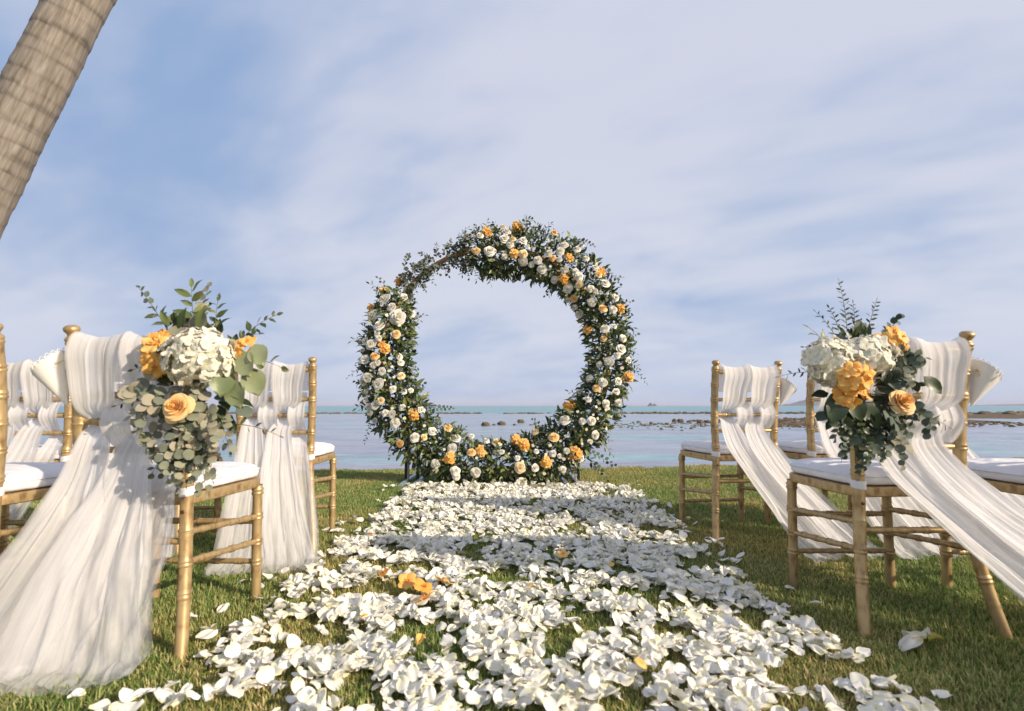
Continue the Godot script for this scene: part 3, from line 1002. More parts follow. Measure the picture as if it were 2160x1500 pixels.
func left_bouquet(at: Vector3) -> void:
	var t := thing("flower_bouquet", "bouquet of round white hydrangea, one orange rose and trailing silver eucalyptus", "bouquet", at, 0.0, "aisle bouquets tied to the first chairs")
	var r := rng(201)
	hydrangea(t, Vector3(0.038, 0.038, 0.055), Vector3(0.093, 0.076, 0.070), 240, 0.0160, Color.WHITE, r)
	orchids(t, Vector3(-0.090, 0.056, 0.03), 0.060, 15, 0.030, r)
	orchids(t, Vector3(0.150, 0.055, 0.03), 0.036, 7, 0.028, r)
	bloom(t, "orange_rose", rose_orange, Vector3(0.012, -0.100, 0.100), Vector3(0.0, 0.30, 1.0), 0.043, r)
	# upright sprays
	for q in [
			[Vector3(0, 0.05, 0.0), Vector3(-0.040, 0.255, -0.01), "olive", 12, 0.078],
			[Vector3(-0.02, 0.04, -0.02), Vector3(0.0, 0.262, -0.03), "silver", 15, 0.036],
			[Vector3(-0.05, 0.05, 0.0), Vector3(-0.150, 0.185, -0.02), "olive", 9, 0.066],
			[Vector3(-0.05, 0.06, 0.0), Vector3(-0.205, 0.255, -0.02), "blue", 16, 0.030],
			[Vector3(0.04, 0.05, -0.02), Vector3(0.035, 0.215, -0.02), "dark", 11, 0.060],
			[Vector3(0.08, 0.06, -0.02), Vector3(0.215, 0.172, -0.02), "deep", 13, 0.036],
			[Vector3(0.08, 0.05, 0.0), Vector3(0.180, 0.110, 0.01), "deep", 7, 0.038],
			[Vector3(-0.05, 0.0, 0.0), Vector3(-0.175, 0.004, 0.02), "twig", 10, 0.030],
			[Vector3(-0.04, -0.09, 0.0), Vector3(-0.200, -0.098, 0.04), "twig", 11, 0.032],
			[Vector3(-0.04, -0.10, 0.0), Vector3(-0.150, -0.130, 0.05), "silver", 8, 0.038],
			[Vector3(0.10, 0.04, 0.0), Vector3(0.262, 0.006, 0.02), "big", 5, 0.05],
			[Vector3(0.10, -0.15, 0.0), Vector3(0.262, -0.185, 0.02), "twig", 7, 0.028]]:
		sprig(t, "eucalyptus_sprig", q[0], q[1], Vector3(0, 0.012, 0.01), q[2], q[3], q[4], r)
	for k in 26:
		loose_leaf(t, Vector3(r.randf_range(-0.07, 0.06), r.randf_range(0.06, 0.13), r.randf_range(-0.03, 0.05)), Vector3(r.randf_range(-0.8, 0.6), 1.0, r.randf_range(-0.3, 0.4)), Vector3(r.randf_range(-0.5, 0.5), 0.1, 1), ["olive", "dark", "silver", "deep"][k % 4], r.randf_range(0.045, 0.07), r)
	# broad pale leaves on the right, pale cluster on the left
	for q in [[0.105, -0.012, 0.085], [0.150, 0.035, 0.085], [0.185, 0.055, 0.075], [0.130, -0.045, 0.085], [0.175, -0.01, 0.085], [0.115, 0.010, 0.07]]:
		loose_leaf(t, Vector3(q[0], q[1] + 0.02, 0.05), Vector3(r.randf_range(-0.2, 0.8), -0.8, r.randf_range(-0.1, 0.3)), Vector3(r.randf_range(-0.3, 0.5), 0.2, 1), "big", q[2], r)
	for k in 9:
		loose_leaf(t, Vector3(-0.125 + r.randf_range(-0.03, 0.05), -0.05 + r.randf_range(-0.04, 0.03), 0.04), Vector3(r.randf_range(-1, 0.6), r.randf_range(-0.8, 0.5), 0.1), Vector3(0.4, 0.4, 1), "silver", 0.046, r)
	# the trailing cascade
	for k in 24:
		var a := r.randf_range(-0.42, 0.44)
		var len := r.randf_range(0.13, 0.215) if absf(a) > 0.25 else r.randf_range(0.20, 0.265)
		var p0 := Vector3(r.randf_range(-0.05, 0.07), r.randf_range(-0.13, -0.03), r.randf_range(-0.02, 0.05))
		sprig(t, "eucalyptus_sprig", p0, p0 + Vector3(sin(a) * len, -cos(a) * len * 0.86, r.randf_range(-0.01, 0.05)), Vector3(a * 0.05, 0.0, 0.03), "silver", 13, 0.036, r)
	for k in 10:
		var p0 := Vector3(r.randf_range(-0.03, 0.05), r.randf_range(-0.20, -0.06), r.randf_range(0.0, 0.03))
		sprig(t, "foliage_sprig", p0, p0 + Vector3(r.randf_range(-0.07, 0.07), -0.10, 0.02), Vector3(0, 0, 0.02), "deep", 8, 0.042, r)
	for k in 40:
		var d := Vector3(r.randf_range(-1, 1), r.randf_range(-0.9, 0.9), r.randf_range(-0.4, 0.5))
		loose_leaf(t, Vector3(d.x * 0.10 + 0.02, d.y * 0.11 - 0.03, d.z * 0.05 - 0.005), d + Vector3(0, 0, 0.2), Vector3(d.x, 0.3, 0.8), ["dark", "deep", "blue"][k % 3], r.randf_range(0.04, 0.065), r)
	bouquet_wrap(t)


func right_bouquet(at: Vector3) -> void:
	var t := thing("flower_bouquet", "bouquet of wide cream hydrangea above orange orchids with dark twigs rising", "bouquet", at, 0.0, "aisle bouquets tied to the first chairs")
	var r := rng(305)
	hydrangea(t, Vector3(-0.108, 0.056, 0.05), Vector3(0.070, 0.068, 0.055), 190, 0.0165, Color(0.98, 1.0, 0.90), r)
	hydrangea(t, Vector3(0.004, 0.064, 0.05), Vector3(0.080, 0.066, 0.056), 200, 0.0170, Color(0.98, 1.0, 0.92), r)
	orchids(t, Vector3(-0.062, 0.012, 0.10), 0.042, 10, 0.029, r, 1.15)
	orchids(t, Vector3(-0.062, -0.045, 0.07), 0.036, 9, 0.027, r, 1.35)
	orchids(t, Vector3(0.085, 0.112, 0.05), 0.042, 11, 0.028, r)
	bloom(t, "orange_rose", rose_orange, Vector3(0.088, -0.066, 0.075), Vector3(0.10, 0.42, 1.0), 0.044, r)
	for q in [
			[Vector3(-0.01, 0.08, -0.01), Vector3(-0.018, 0.325, -0.02), "twig", 30, 0.026],
			[Vector3(-0.02, 0.09, -0.02), Vector3(-0.050, 0.24, -0.03), "twig", 18, 0.026],
			[Vector3(0.01, 0.09, -0.02), Vector3(0.030, 0.255, -0.03), "twig", 20, 0.026],
			[Vector3(0.02, 0.08, -0.01), Vector3(0.100, 0.262, -0.02), "twig", 22, 0.026],
			[Vector3(-0.03, 0.08, 0.0), Vector3(-0.115, 0.222, 0.0), "twig", 14, 0.024],
			[Vector3(0.0, 0.08, -0.02), Vector3(0.060, 0.20, -0.04), "twig", 16, 0.026],
			[Vector3(0.05, 0.08, 0.0), Vector3(0.150, 0.200, 0.01), "blue", 13, 0.032],
			[Vector3(0.05, 0.07, 0.0), Vector3(0.120, 0.170, 0.01), "blue", 10, 0.036],
			[Vector3(-0.08, 0.07, 0.0), Vector3(-0.135, 0.160, 0.01), "olive", 5, 0.056],
			[Vector3(-0.10, 0.06, 0.0), Vector3(-0.165, 0.105, 0.01), "twig", 7, 0.024],
			[Vector3(-0.10, 0.02, 0.0), Vector3(-0.255, 0.010, 0.02), "twig", 12, 0.026],
			[Vector3(0.08, 0.0, 0.0), Vector3(0.178, -0.010, 0.03), "deep", 8, 0.055],
			[Vector3(0.10, -0.08, 0.0), Vector3(0.268, -0.148, 0.02), "twig", 14, 0.032],
			[Vector3(0.09, -0.07, 0.0), Vector3(0.205, -0.118, 0.03), "twig", 12, 0.032]]:
		sprig(t, "foliage_sprig", q[0], q[1], Vector3(0, 0.010, 0.01), q[2], q[3], q[4], r)
	for k in 30:
		loose_leaf(t, Vector3(r.randf_range(-0.05, 0.06), r.randf_range(0.07, 0.14), r.randf_range(-0.02, 0.045)), Vector3(r.randf_range(-0.8, 0.8), 1.0, r.randf_range(-0.3, 0.4)), Vector3(r.randf_range(-0.5, 0.5), 0.1, 1), ["twig", "dark", "deep", "blue"][k % 4], r.randf_range(0.032, 0.055), r)
	for k in 16:
		var p0 := Vector3(r.randf_range(0.03, 0.11), r.randf_range(0.02, 0.07), r.randf_range(0.03, 0.06))
		var p1 := Vector3(r.randf_range(0.08, 0.165), r.randf_range(-0.03, 0.10), r.randf_range(0.05, 0.09))
		if k > 9:
			p0 = Vector3(0.02, -0.02, 0.05)
			p1 = Vector3(r.randf_range(0.04, 0.12), r.randf_range(-0.02, 0.06), 0.10)
		sprig(t, "eucalyptus_sprig", p0, p1, Vector3(0, 0.01, 0.01), "blue" if k % 3 else "silver", 8, 0.040, r)
	for q in [[-0.085, -0.06, 0.115, -0.35], [-0.03, -0.095, 0.10, 0.45], [-0.09, -0.08, 0.075, -0.9], [-0.055, -0.065, 0.10, 0.1], [0.165, -0.02, 0.075, 0.8]]:
		loose_leaf(t, Vector3(q[0], q[1] + 0.03, 0.06), Vector3(q[3], -0.8, 0.15), Vector3(-0.2, 0.3, 1), "deep", q[2], r)
	for k in 26:
		var a := r.randf_range(-0.55, 0.62)
		var len := r.randf_range(0.12, 0.20) if absf(a) > 0.25 else r.randf_range(0.18, 0.235)
		var p0 := Vector3(r.randf_range(-0.05, 0.08), r.randf_range(-0.12, -0.03), r.randf_range(-0.02, 0.05))
		sprig(t, "eucalyptus_sprig", p0, p0 + Vector3(sin(a) * len, -cos(a) * len * 0.85, r.randf_range(-0.01, 0.05)), Vector3(a * 0.05, 0.0, 0.03), ["blue", "deep", "blue", "silver"][k % 4], 12, 0.038, r)
	for k in 50:
		var d := Vector3(r.randf_range(-1, 1), r.randf_range(-0.9, 0.9), r.randf_range(-0.4, 0.5))
		loose_leaf(t, Vector3(d.x * 0.10 + 0.01, d.y * 0.11 - 0.03, d.z * 0.05 - 0.005), d + Vector3(0, 0, 0.2), Vector3(d.x, 0.3, 0.8), ["dark", "deep", "blue"][k % 3], r.randf_range(0.04, 0.065), r)
	bouquet_wrap(t)


func bouquet_wrap(t: Node3D) -> void:
	var m := MB.new()
	var r := rng(9)
	for k in 7:
		var a := TAU * k / 7.0
		m.tube(PackedVector3Array([Vector3(cos(a) * 0.02, 0.06, sin(a) * 0.02), Vector3(cos(a) * 0.007, -0.06, sin(a) * 0.007), Vector3(cos(a) * 0.014 + r.randf_range(-0.01, 0.01), -0.26 + r.randf_range(0, 0.05), sin(a) * 0.010)]), PackedFloat32Array([0.003, 0.0035, 0.003]), 5, Color.WHITE)
	obj("stems", m.mesh(), M.stem, t).set_meta("kind", "stuff")


# ---------------------------------------------------------------- moon gate
const PROFILE := [[0, 1.05, 0.20], [30, 1.09, 0.21], [60, 1.08, 0.26], [90, 0.98, 0.23], [99, 0.99, 0.20], [108, 1.03, 0.10], [114, 1.06, 0.035], [141, 1.06, 0.035], [148, 1.08, 0.13], [157, 1.03, 0.19], [170, 1.0, 0.24], [200, 1.02, 0.26], [225, 1.0, 0.24], [250, 1.0, 0.23], [270, 1.0, 0.22], [290, 1.0, 0.24], [315, 1.0, 0.23], [340, 1.04, 0.21], [360, 1.05, 0.20]]
const GATE_HEIGHT := 1.145


func profile(deg: float) -> Vector2:
	for k in PROFILE.size() - 1:
		if deg <= PROFILE[k + 1][0]:
			var f: float = (deg - PROFILE[k][0]) / (PROFILE[k + 1][0] - PROFILE[k][0])
			return Vector2(lerpf(PROFILE[k][1], PROFILE[k + 1][1], f), lerpf(PROFILE[k][2], PROFILE[k + 1][2], f))
	return Vector2(1.05, 0.2)


# where a flower sits on the face of the garland, and which way it looks
func on_gate(x: float, y: float, deep := 0.0) -> Array:
	var d := Vector2(x, y - GATE_HEIGHT)
	var deg := fposmod(rad_to_deg(d.angle()), 360.0)
	var p := profile(deg)
	var q := clampf((d.length() - p.x) / maxf(p.y, 0.09), -1.0, 1.0)
	var z := 0.215 * sqrt(maxf(0.06, 1.0 - q * q)) * clampf(p.y / 0.2, 0.4, 1.0) - deep
	var o := d.normalized() * q * 0.75
	return [Vector3(x, y, z), Vector3(o.x, o.y + 0.10, 0.95)]


func merged_sprig(p0: Vector3, p1: Vector3, sag: Vector3, kind: Array, n: int, size: float, r: RandomNumberGenerator) -> MB:
	var m := MB.new()
	var path := PackedVector3Array()
	var rad := PackedFloat32Array()
	for k in 6:
		var t := k / 5.0
		path.append(p0.lerp(p1, t) + sag * 4.0 * t * (1.0 - t))
		rad.append(0.0016 * (1.1 - 0.7 * t))
	m.tube(path, rad, 4, Color(0.06, 0.06, 0.025))
	for k in n:
		var f := (k + 0.7) / n * 5.0
		var a := mini(int(f), 4)
		var dir := (path[a + 1] - path[a]).normalized()
		var out := dir.cross(Vector3(0, 0, 1)).normalized() * (1.0 if k % 2 else -1.0)
		out = (out + Vector3(0, 0, r.randf_range(-0.8, 0.9))).normalized() + dir * r.randf_range(0.3, 0.9)
		if k == n - 1:
			out = dir
		var b := facing(out, Vector3(r.randf_range(-0.8, 0.8), r.randf_range(-0.2, 0.9), r.randf_range(0.2, 1.0)), Vector3.ONE * size * r.randf_range(0.75, 1.2) * (1.0 - 0.07 * f))
		m.add(kind[r.randi() % kind.size()], Transform3D(b, path[a].lerp(path[a + 1], f - a)))
	return m


func flower_gate(at: Vector3) -> void:
	var t := thing("flower_gate", "round moon gate of white and orange roses at the end of the aisle", "flower arch", at)
	var r := rng(77)
	# hoop and stand
	var m := MB.new()
	var pts := PackedVector3Array()
	for i in 97:
		var a := TAU * i / 96.0
		var o := Vector3(cos(a), sin(a), 0)
		for k in 10:
			var b := TAU * k / 10.0
			pts.append(Vector3(0, GATE_HEIGHT, 0) + o * (1.06 + 0.024 * cos(b)) + Vector3(0, 0, -0.03 - 0.034 * sin(b)))
	m.grid(pts, 97, 10, true, Color.WHITE, null, true)
	obj("hoop", m.mesh(), M.rattan, t)
	for x in [-0.83, -0.72, 0.66, 0.77]:
		m = MB.new()
		var top := 0.30 + GATE_HEIGHT - sqrt(1.06 * 1.06 - x * x)
		m.box(Vector3(x, top / 2, -0.12), Vector3(0.013, 0, 0), Vector3(0, top / 2, 0), Vector3(0, 0, 0.013), Color.WHITE)
		obj("stand_post", m.mesh(), M.green_metal, t)
		m = MB.new()
		m.box(Vector3(x - 0.03 * signf(x), 0.018, -0.14), Vector3(0.016, 0, 0), Vector3(0, 0.016, 0), Vector3(0, 0, 0.40), Color.WHITE)
		obj("base_bar", m.mesh(), M.blue_metal, t)
	for x in [-0.79, 0.735]:
		m = MB.new()
		m.tube(PackedVector3Array([Vector3(x, 0.0, -0.02), Vector3(x, 0.3, -0.03), Vector3(x * 1.01, 0.6, -0.04)]), PackedFloat32Array([0.009, 0.009, 0.009]), 8, Color.WHITE)
		obj("support_rod", m.mesh(), M.grey_metal, t)
	# foliage: leaves packed round the hoop
	var dark := leaf_shape(0.36, 0.1, 0.10, 0.14, 4).mesh()
	var round_ := leaf_shape(0.80, 0.75, 0.06, 0.06, 5).mesh()
	var greens := [Color(0.050, 0.082, 0.025), Color(0.076, 0.116, 0.033), Color(0.115, 0.150, 0.045), Color(0.19, 0.205, 0.068), Color(0.040, 0.064, 0.024)]
	var greys := [Color(0.10, 0.12, 0.095), Color(0.145, 0.16, 0.13), Color(0.07, 0.09, 0.068), Color(0.20, 0.18, 0.15)]
	var xf := [[], []]
	var col := [[], []]
	var n := 0
	while n < 9500:
		var deg := r.randf() * 360.0
		var p := profile(deg)
		if r.randf() > clampf(p.y / 0.22, 0.045, 1.0):
			continue
		n += 1
		var f := r.randf() * TAU
		var s := pow(r.randf(), 0.4) * r.randf_range(0.85, 1.12)
		var a := deg_to_rad(deg)
		var o := Vector3(cos(a), sin(a), 0)
		var c := o * cos(f) + Vector3(0, 0, 1) * sin(f)
		var q := Vector3(0, GATE_HEIGHT, 0) + o * (p.x + p.y * 0.92 * s * cos(f)) + Vector3(0, 0, 0.165 * clampf(p.y / 0.2, 0.3, 1.0) * s * sin(f))
		if q.y < 0.03:
			q.y = r.randf_range(0.02, 0.08)
		var y := c + Vector3(r.randf_range(-1, 1), r.randf_range(-1.1, 0.8), r.randf_range(-0.6, 0.9)) * 0.95
		var z := c + Vector3(r.randf_range(-0.8, 0.8), r.randf_range(0.0, 0.9), r.randf_range(0.1, 0.9))
		var w := 0 if r.randf() < (0.80 if p.y > 0.1 else 0.2) else 1
		var size := r.randf_range(0.055, 0.105) if w == 0 else r.randf_range(0.026, 0.050)
		if p.y < 0.1:
			size *= 0.75
		xf[w].append(Transform3D(facing(y, z, Vector3.ONE * size), q))
		col[w].append((greens[r.randi() % 5] if w == 0 else greys[r.randi() % 4]) * r.randf_range(0.85, 1.2))
	multi("foliage", dark, M.leaf, xf[0], col[0], t)
	multi("eucalyptus_foliage", round_, M.euc, xf[1], col[1], t)
	# sprays that break the outline, the long ones leaf by leaf
	for q in [
			[0.15, 2.28, 0.31, 2.46, "dark", 11, 0.085], [0.05, 2.28, -0.02, 2.42, "dark", 9, 0.075], [0.45, 2.28, 0.52, 2.40, "dark", 8, 0.070],
			[-0.10, 2.24, -0.22, 2.34, "dark", 8, 0.070], [0.72, 2.24, 0.93, 2.20, "blue", 13, 0.046], [0.99, 1.98, 1.16, 1.82, "blue", 12, 0.046],
			[1.12, 1.62, 1.26, 1.55, "dark", 8, 0.065], [1.10, 1.40, 1.30, 1.30, "blue", 12, 0.046], [1.16, 1.10, 1.37, 0.90, "twig", 14, 0.045],
			[0.76, 0.32, 1.10, 0.15, "blue", 17, 0.050], [0.86, 0.50, 1.07, 0.25, "olive", 12, 0.060], [0.86, 0.20, 1.02, 0.03, "blue", 10, 0.050],
			[-1.10, 1.14, -1.34, 0.95, "twig", 14, 0.045], [-1.12, 1.38, -1.32, 1.28, "dark", 8, 0.070], [-1.12, 0.64, -1.18, 0.36, "twig", 14, 0.042],
			[-0.86, 0.42, -0.70, 0.10, "blue", 12, 0.044], [-0.85, 1.14, -0.70, 1.04, "blue", 8, 0.044], [-0.66, 0.64, -0.38, 0.68, "blue", 15, 0.046],
			[-0.36, 2.22, -0.25, 2.38, "twig", 10, 0.042], [-0.20, 2.13, -0.25, 1.88, "blue", 12, 0.044], [-0.42, 2.05, -0.28, 1.96, "blue", 9, 0.046],
			[-0.86, 1.96, -0.80, 2.10, "blue", 9, 0.046], [-0.72, 1.88, -0.58, 1.90, "blue", 9, 0.046], [0.49, 1.90, 0.50, 1.72, "dark", 9, 0.070]]:
		sprig(t, "foliage_sprig", Vector3(q[0], q[1], 0.05), Vector3(q[2], q[3], r.randf_range(0.02, 0.12)), Vector3(r.randf_range(-0.01, 0.01), 0.02, 0.01), q[4], q[5], q[6], r, true, 0.0018)
	var kinds := []
	for e in [[0.34, 0.1, greens], [0.80, 0.75, greys], [0.34, 0.1, [Color(0.10, 0.13, 0.035), Color(0.07, 0.10, 0.028)]]]:
		var list := []
		for cc in e[2]:
			var b := MB.new()
			b.add(leaf_shape(e[0], e[1], 0.08, 0.10, 4), Transform3D(), cc)
			list.append(b)
		kinds.append(list)
	for k in 150:
		var deg := r.randf() * 360.0
		if k >= 112:
			deg = r.randf_range(106, 158)
		var p := profile(deg)
		var a := deg_to_rad(deg)
		var o := Vector3(cos(a), sin(a), 0)
		var side := 1.0 if r.randf() < 0.62 else -1.0
		var p0 := Vector3(0, GATE_HEIGHT, 0) + o * (p.x + side * p.y * 0.6) + Vector3(0, 0, r.randf_range(-0.03, 0.10))
		var len := r.randf_range(0.10, 0.20) if p.y > 0.1 else r.randf_range(0.07, 0.15)
		var dir := (o * side + Vector3(r.randf_range(-0.9, 0.9), r.randf_range(-0.9, 0.5), r.randf_range(-0.2, 0.5)) + Vector3(-o.y, o.x, 0) * (r.randf_range(-1.6, 1.6) if p.y < 0.1 else 0.0)).normalized()
		if (p0 + dir * len).y < 0.02:
			continue
		var kind := 1 if (r.randf() < 0.4 or p.y < 0.1) else (0 if r.randf() < 0.75 else 2)
		obj("foliage_sprig", merged_sprig(p0, p0 + dir * len, Vector3(0, 0.01, 0.01), kinds[kind], r.randi_range(7, 11), 0.045 if kind == 1 else 0.065, r).mesh(), M.euc if kind == 1 else M.leaf, t)
	# flowers
	for k in range(0, WHITE_ROSES.size(), 3):
		var q := on_gate(WHITE_ROSES[k], WHITE_ROSES[k + 1])
		bloom(t, "white_rose", rose_white, q[0], q[1] + Vector3(r.randf_range(-0.35, 0.35), r.randf_range(-0.2, 0.45), 0), WHITE_ROSES[k + 2] * r.randf_range(1.08, 1.30), r)
	for k in range(0, ORANGE_ROSES.size(), 3):
		var q := on_gate(ORANGE_ROSES[k], ORANGE_ROSES[k + 1])
		bloom(t, "orange_rose", rose_orange, q[0] + Vector3(0, 0, 0.01), q[1] + Vector3(r.randf_range(-0.3, 0.3), r.randf_range(-0.1, 0.5), 0), ORANGE_ROSES[k + 2] * r.randf_range(1.05, 1.25), r)
	for k in range(0, ORCHID_CLUSTERS.size(), 3):
		var q := on_gate(ORCHID_CLUSTERS[k], ORCHID_CLUSTERS[k + 1])
		var s: float = ORCHID_CLUSTERS[k + 2]
		orchids(t, q[0], s * 0.72, int(4 + s * 70.0), 0.032, r)
	# tall stems standing in the lower garland
	for q in [[-0.42, 0.51], [-0.34, 0.42], [-0.21, 0.43], [-0.08, 0.39], [0.02, 0.38], [0.18, 0.40], [0.36, 0.47], [0.52, 0.43], [-0.54, 0.48]]:
		m = MB.new()
		m.tube(PackedVector3Array([Vector3(q[0] * 0.97, 0.16, 0.02), Vector3(q[0] * 0.99, q[1] * 0.7, 0.07), Vector3(q[0], q[1] - 0.01, 0.10)]), PackedFloat32Array([0.003, 0.003, 0.0025]), 5, Color.WHITE)
		obj("flower_stem", m.mesh(), M.stem, t)
	# small filler blossoms between the roses
	var fx := []
	var fc := []
	for k in 170:
		var deg := r.randf() * 360.0
		var p := profile(deg)
		if p.y < 0.12:
			continue
		var a := deg_to_rad(deg)
		var d := p.x + p.y * r.randf_range(-0.8, 0.8)
		var q := on_gate(cos(a) * d, maxf(0.06, GATE_HEIGHT + sin(a) * d), 0.01)
		var up: Vector3 = (q[1] + Vector3(r.randf_range(-0.5, 0.5), r.randf_range(-0.5, 0.5), 0)).normalized()
		var side := up.cross(Vector3(0.3, 0.8, 0.1)).normalized()
		fx.append(Transform3D(Basis(side, up, side.cross(up)) * Basis.from_scale(Vector3.ONE * r.randf_range(0.009, 0.016)), q[0]))
		fc.append([Color(1, 1, 0.98), Color(0.80, 0.86, 0.55), Color(1.0, 0.93, 0.90), Color(1, 1, 1)][k % 4])
	multi("filler_blossoms", floret_mesh[0], M.petal, fx, fc, t)


# ---------------------------------------------------------------- palm
func palm() -> void:
	var t := thing("coconut_palm", "leaning grey ringed palm trunk rising past the chairs", "palm tree", Vector3(-3.065, 0, -2.2))
	var m := MB.new()
	var r := rng(66)
	var nz := noise(64, 1.0, 3)
	var pts := PackedVector3Array()
	var cc := PackedColorArray()
	var rows := 800
	var cols := 40
	var H := 7.4
	var next := 0.0
	var prev := 0.0
	var tilt := 0.0
	var dark := 1.0
	for i in rows:
		var y := H * i / (rows - 1)
		var c := Vector3(0.358 * y + 0.006 * (y - 2.2) * (y - 2.2), y, -0.05 * y * 0.3)
		if y >= next:
			prev = next
			next += r.randf_range(0.055, 0.115) * (1.0 - 0.04 * y)
			tilt = r.randf_range(-0.02, 0.02)
			dark = r.randf_range(0.3, 1.2)
		var rad := 0.116 + 0.10 * exp(-y * 3.0) - 0.003 * y
		for k in cols + 1:
			var a := TAU * k / cols + PI / 2
			var yy := y + tilt * cos(a) + 0.02 * nz.get_noise_3d(cos(a) * 1.5, sin(a) * 1.5, y * 1.2)
			var f := clampf((yy - prev) / (next - prev), 0.0, 1.0)
			var scar := 0.0030 * (1.0 - f) - 0.0035 * exp(-pow((f - 0.04) / 0.05, 2.0))
			var b := 0.008 * nz.get_noise_3d(cos(a) * 1.6, sin(a) * 1.6, y * 2.3) + 0.0016 * nz.get_noise_3d(cos(a) * 7.0, sin(a) * 7.0, y * 9.0)
			var R := rad + scar + b
			pts.append(c + Vector3(cos(a) * R, -0.36 * cos(a) * R, -sin(a) * R))
			var g := 0.96 - 0.26 * dark * exp(-pow((f - 0.05) / 0.07, 2.0)) - 0.14 * (1.0 - smoothstep(0.0, 0.45, f)) + 0.30 * nz.get_noise_3d(cos(a) * 2.0 + 9.0, sin(a) * 2.0, y * 1.6)
			cc.append(Color(g, g * 0.985, g * 0.96))
	m.grid(pts, rows, cols + 1, false, Color.WHITE, cc)
	obj("trunk", m.mesh(), M.bark, t)
	# crown of feathered fronds
	var top := Vector3(0.358 * H + 0.006 * 27.0, H, -0.11)
	var fr := MB.new()
	var spine := PackedVector3Array()
	var sr := PackedFloat32Array()
	for k in 13:
		var f := k / 12.0
		spine.append(Vector3(0, 0.75 * f - 1.9 * f * f, 3.4 * f * (1.0 - 0.15 * f)))
		sr.append(0.03 * (1.05 - f))
	fr.tube(spine, sr, 6, Color(0.12, 0.13, 0.04))
	for k in 44:
		var f := 0.12 + 0.87 * k / 44.0
		var a := mini(int(f * 12.0), 11)
		var p := spine[a].lerp(spine[a + 1], f * 12.0 - a)
		for s in [-1.0, 1.0]:
			var b := facing(Vector3(s, -0.55, 0.55), Vector3(0, 1, 0.2), Vector3(0.75, 0.75 * sin(PI * (0.15 + 0.8 * f)), 0.75))
			fr.add(leaf_shape(0.07, 0.0, 0.2, 0.25, 5), Transform3D(b, p), Color(0.05, 0.085, 0.022))
	var frond := fr.mesh()
	for k in 15:
		var o := obj("frond", frond, M.leaf, t)
		o.transform = Transform3D(Basis(Vector3.UP, k * 2.39996) * Basis(Vector3.RIGHT, -0.75 + 1.1 * (k / 15.0)), top)
	# its neighbour beside the camera, whose crown dapples the right side of the lawn
	var n: Node3D = t.duplicate()
	n.name = numbered("coconut_palm")
	add_child(n)
	n.set_meta("label", "palm out of the picture whose crown shades the right side of the lawn")
	n.position = Vector3(16.3, 0, 8.3)


# ---------------------------------------------------------------- land and sea
func lawn_edge(x: float) -> float:
	return -5.68 - 0.07 * x - 0.011 * x * x * (1.0 if x > 0 else 0.0) * (1.0 if x < 9.0 else 81.0 / (x * x)) + 0.05 * sin(x * 1.7) + 0.03 * sin(x * 4.1 + 1.0)


func lawn_height(x: float, z: float) -> float:
	return 0.0


func land() -> void:
	var m := MB.new()
	var pts := PackedVector3Array()
	var xs := []
	for k in 121:
		var f := k / 60.0 - 1.0
		xs.append(signf(f) * (10.0 * absf(f) + 50.0 * pow(absf(f), 4.0)))
	var rows := [[0, -0.22, -0.55], [0, -0.16, -0.16], [0, -0.10, -0.03], [0, 0.0, 0.0], [0.05, 0, 0], [0.3, 0, 0], [1, 0, 0]]
	for q in rows:
		for k in 121:
			var x: float = xs[120 - k]
			pts.append(Vector3(x, q[2], lerpf(lawn_edge(x) + q[1], 60.0, q[0])))
	# seen from above: rows run towards the camera
	m.grid(pts, rows.size(), 121, false, Color.WHITE, null, false)
	var lw := obj("lawn", m.mesh(), M.lawn)
	if m.n[121 * 5 + 60].y < 0.0:
		print("lawn upside down")
	tag(lw, "mown green and straw coloured lawn under the wedding chairs", "", "", "structure")
	m = MB.new()
	pts = PackedVector3Array()
	for i in 9:
		var f := i / 8.0
		for k in 121:
			var x: float = xs[120 - k]
			var far := -13.7 - 0.13 * clampf(x, -20.0, 25.0) + 0.12 * sin(x * 0.8) + 0.08 * sin(x * 2.3)
			pts.append(Vector3(x, lerpf(-0.95, -0.40, f) , lerpf(far, lawn_edge(x) + 0.6, f)))
	m.grid(pts, 9, 121, false, Color.WHITE)
	tag(obj("beach", m.mesh(), M.sand), "narrow strip of pale pink sand between lawn and lagoon", "", "", "structure")
	for q in [["lagoon_water", M.lagoon, -6.5, -96.0], ["sea_water", M.sea, -96.0, -9000.0]]:
		m = MB.new()
		var w: float = 1200.0 if q[3] > -1000 else 14000.0
		pts = PackedVector3Array([Vector3(w, -0.8, q[3]), Vector3(-w, -0.8, q[3]), Vector3(w, -0.8, q[2]), Vector3(-w, -0.8, q[2])])
		m.grid(pts, 2, 2, false, Color.WHITE)
		var a := m.mesh()
		# second set of coordinates for the broad colour patches
		var arr := a.surface_get_arrays(0)
		arr[Mesh.ARRAY_TEX_UV2] = arr[Mesh.ARRAY_TEX_UV]
		var a2 := ArrayMesh.new()
		a2.add_surface_from_arrays(Mesh.PRIMITIVE_TRIANGLES, arr)
		tag(obj(q[0], a2, q[1]), "shallow lavender and turquoise lagoon inside the reef" if q[0] == "lagoon_water" else "turquoise open sea beyond the reef up to the horizon", "", "", "structure")


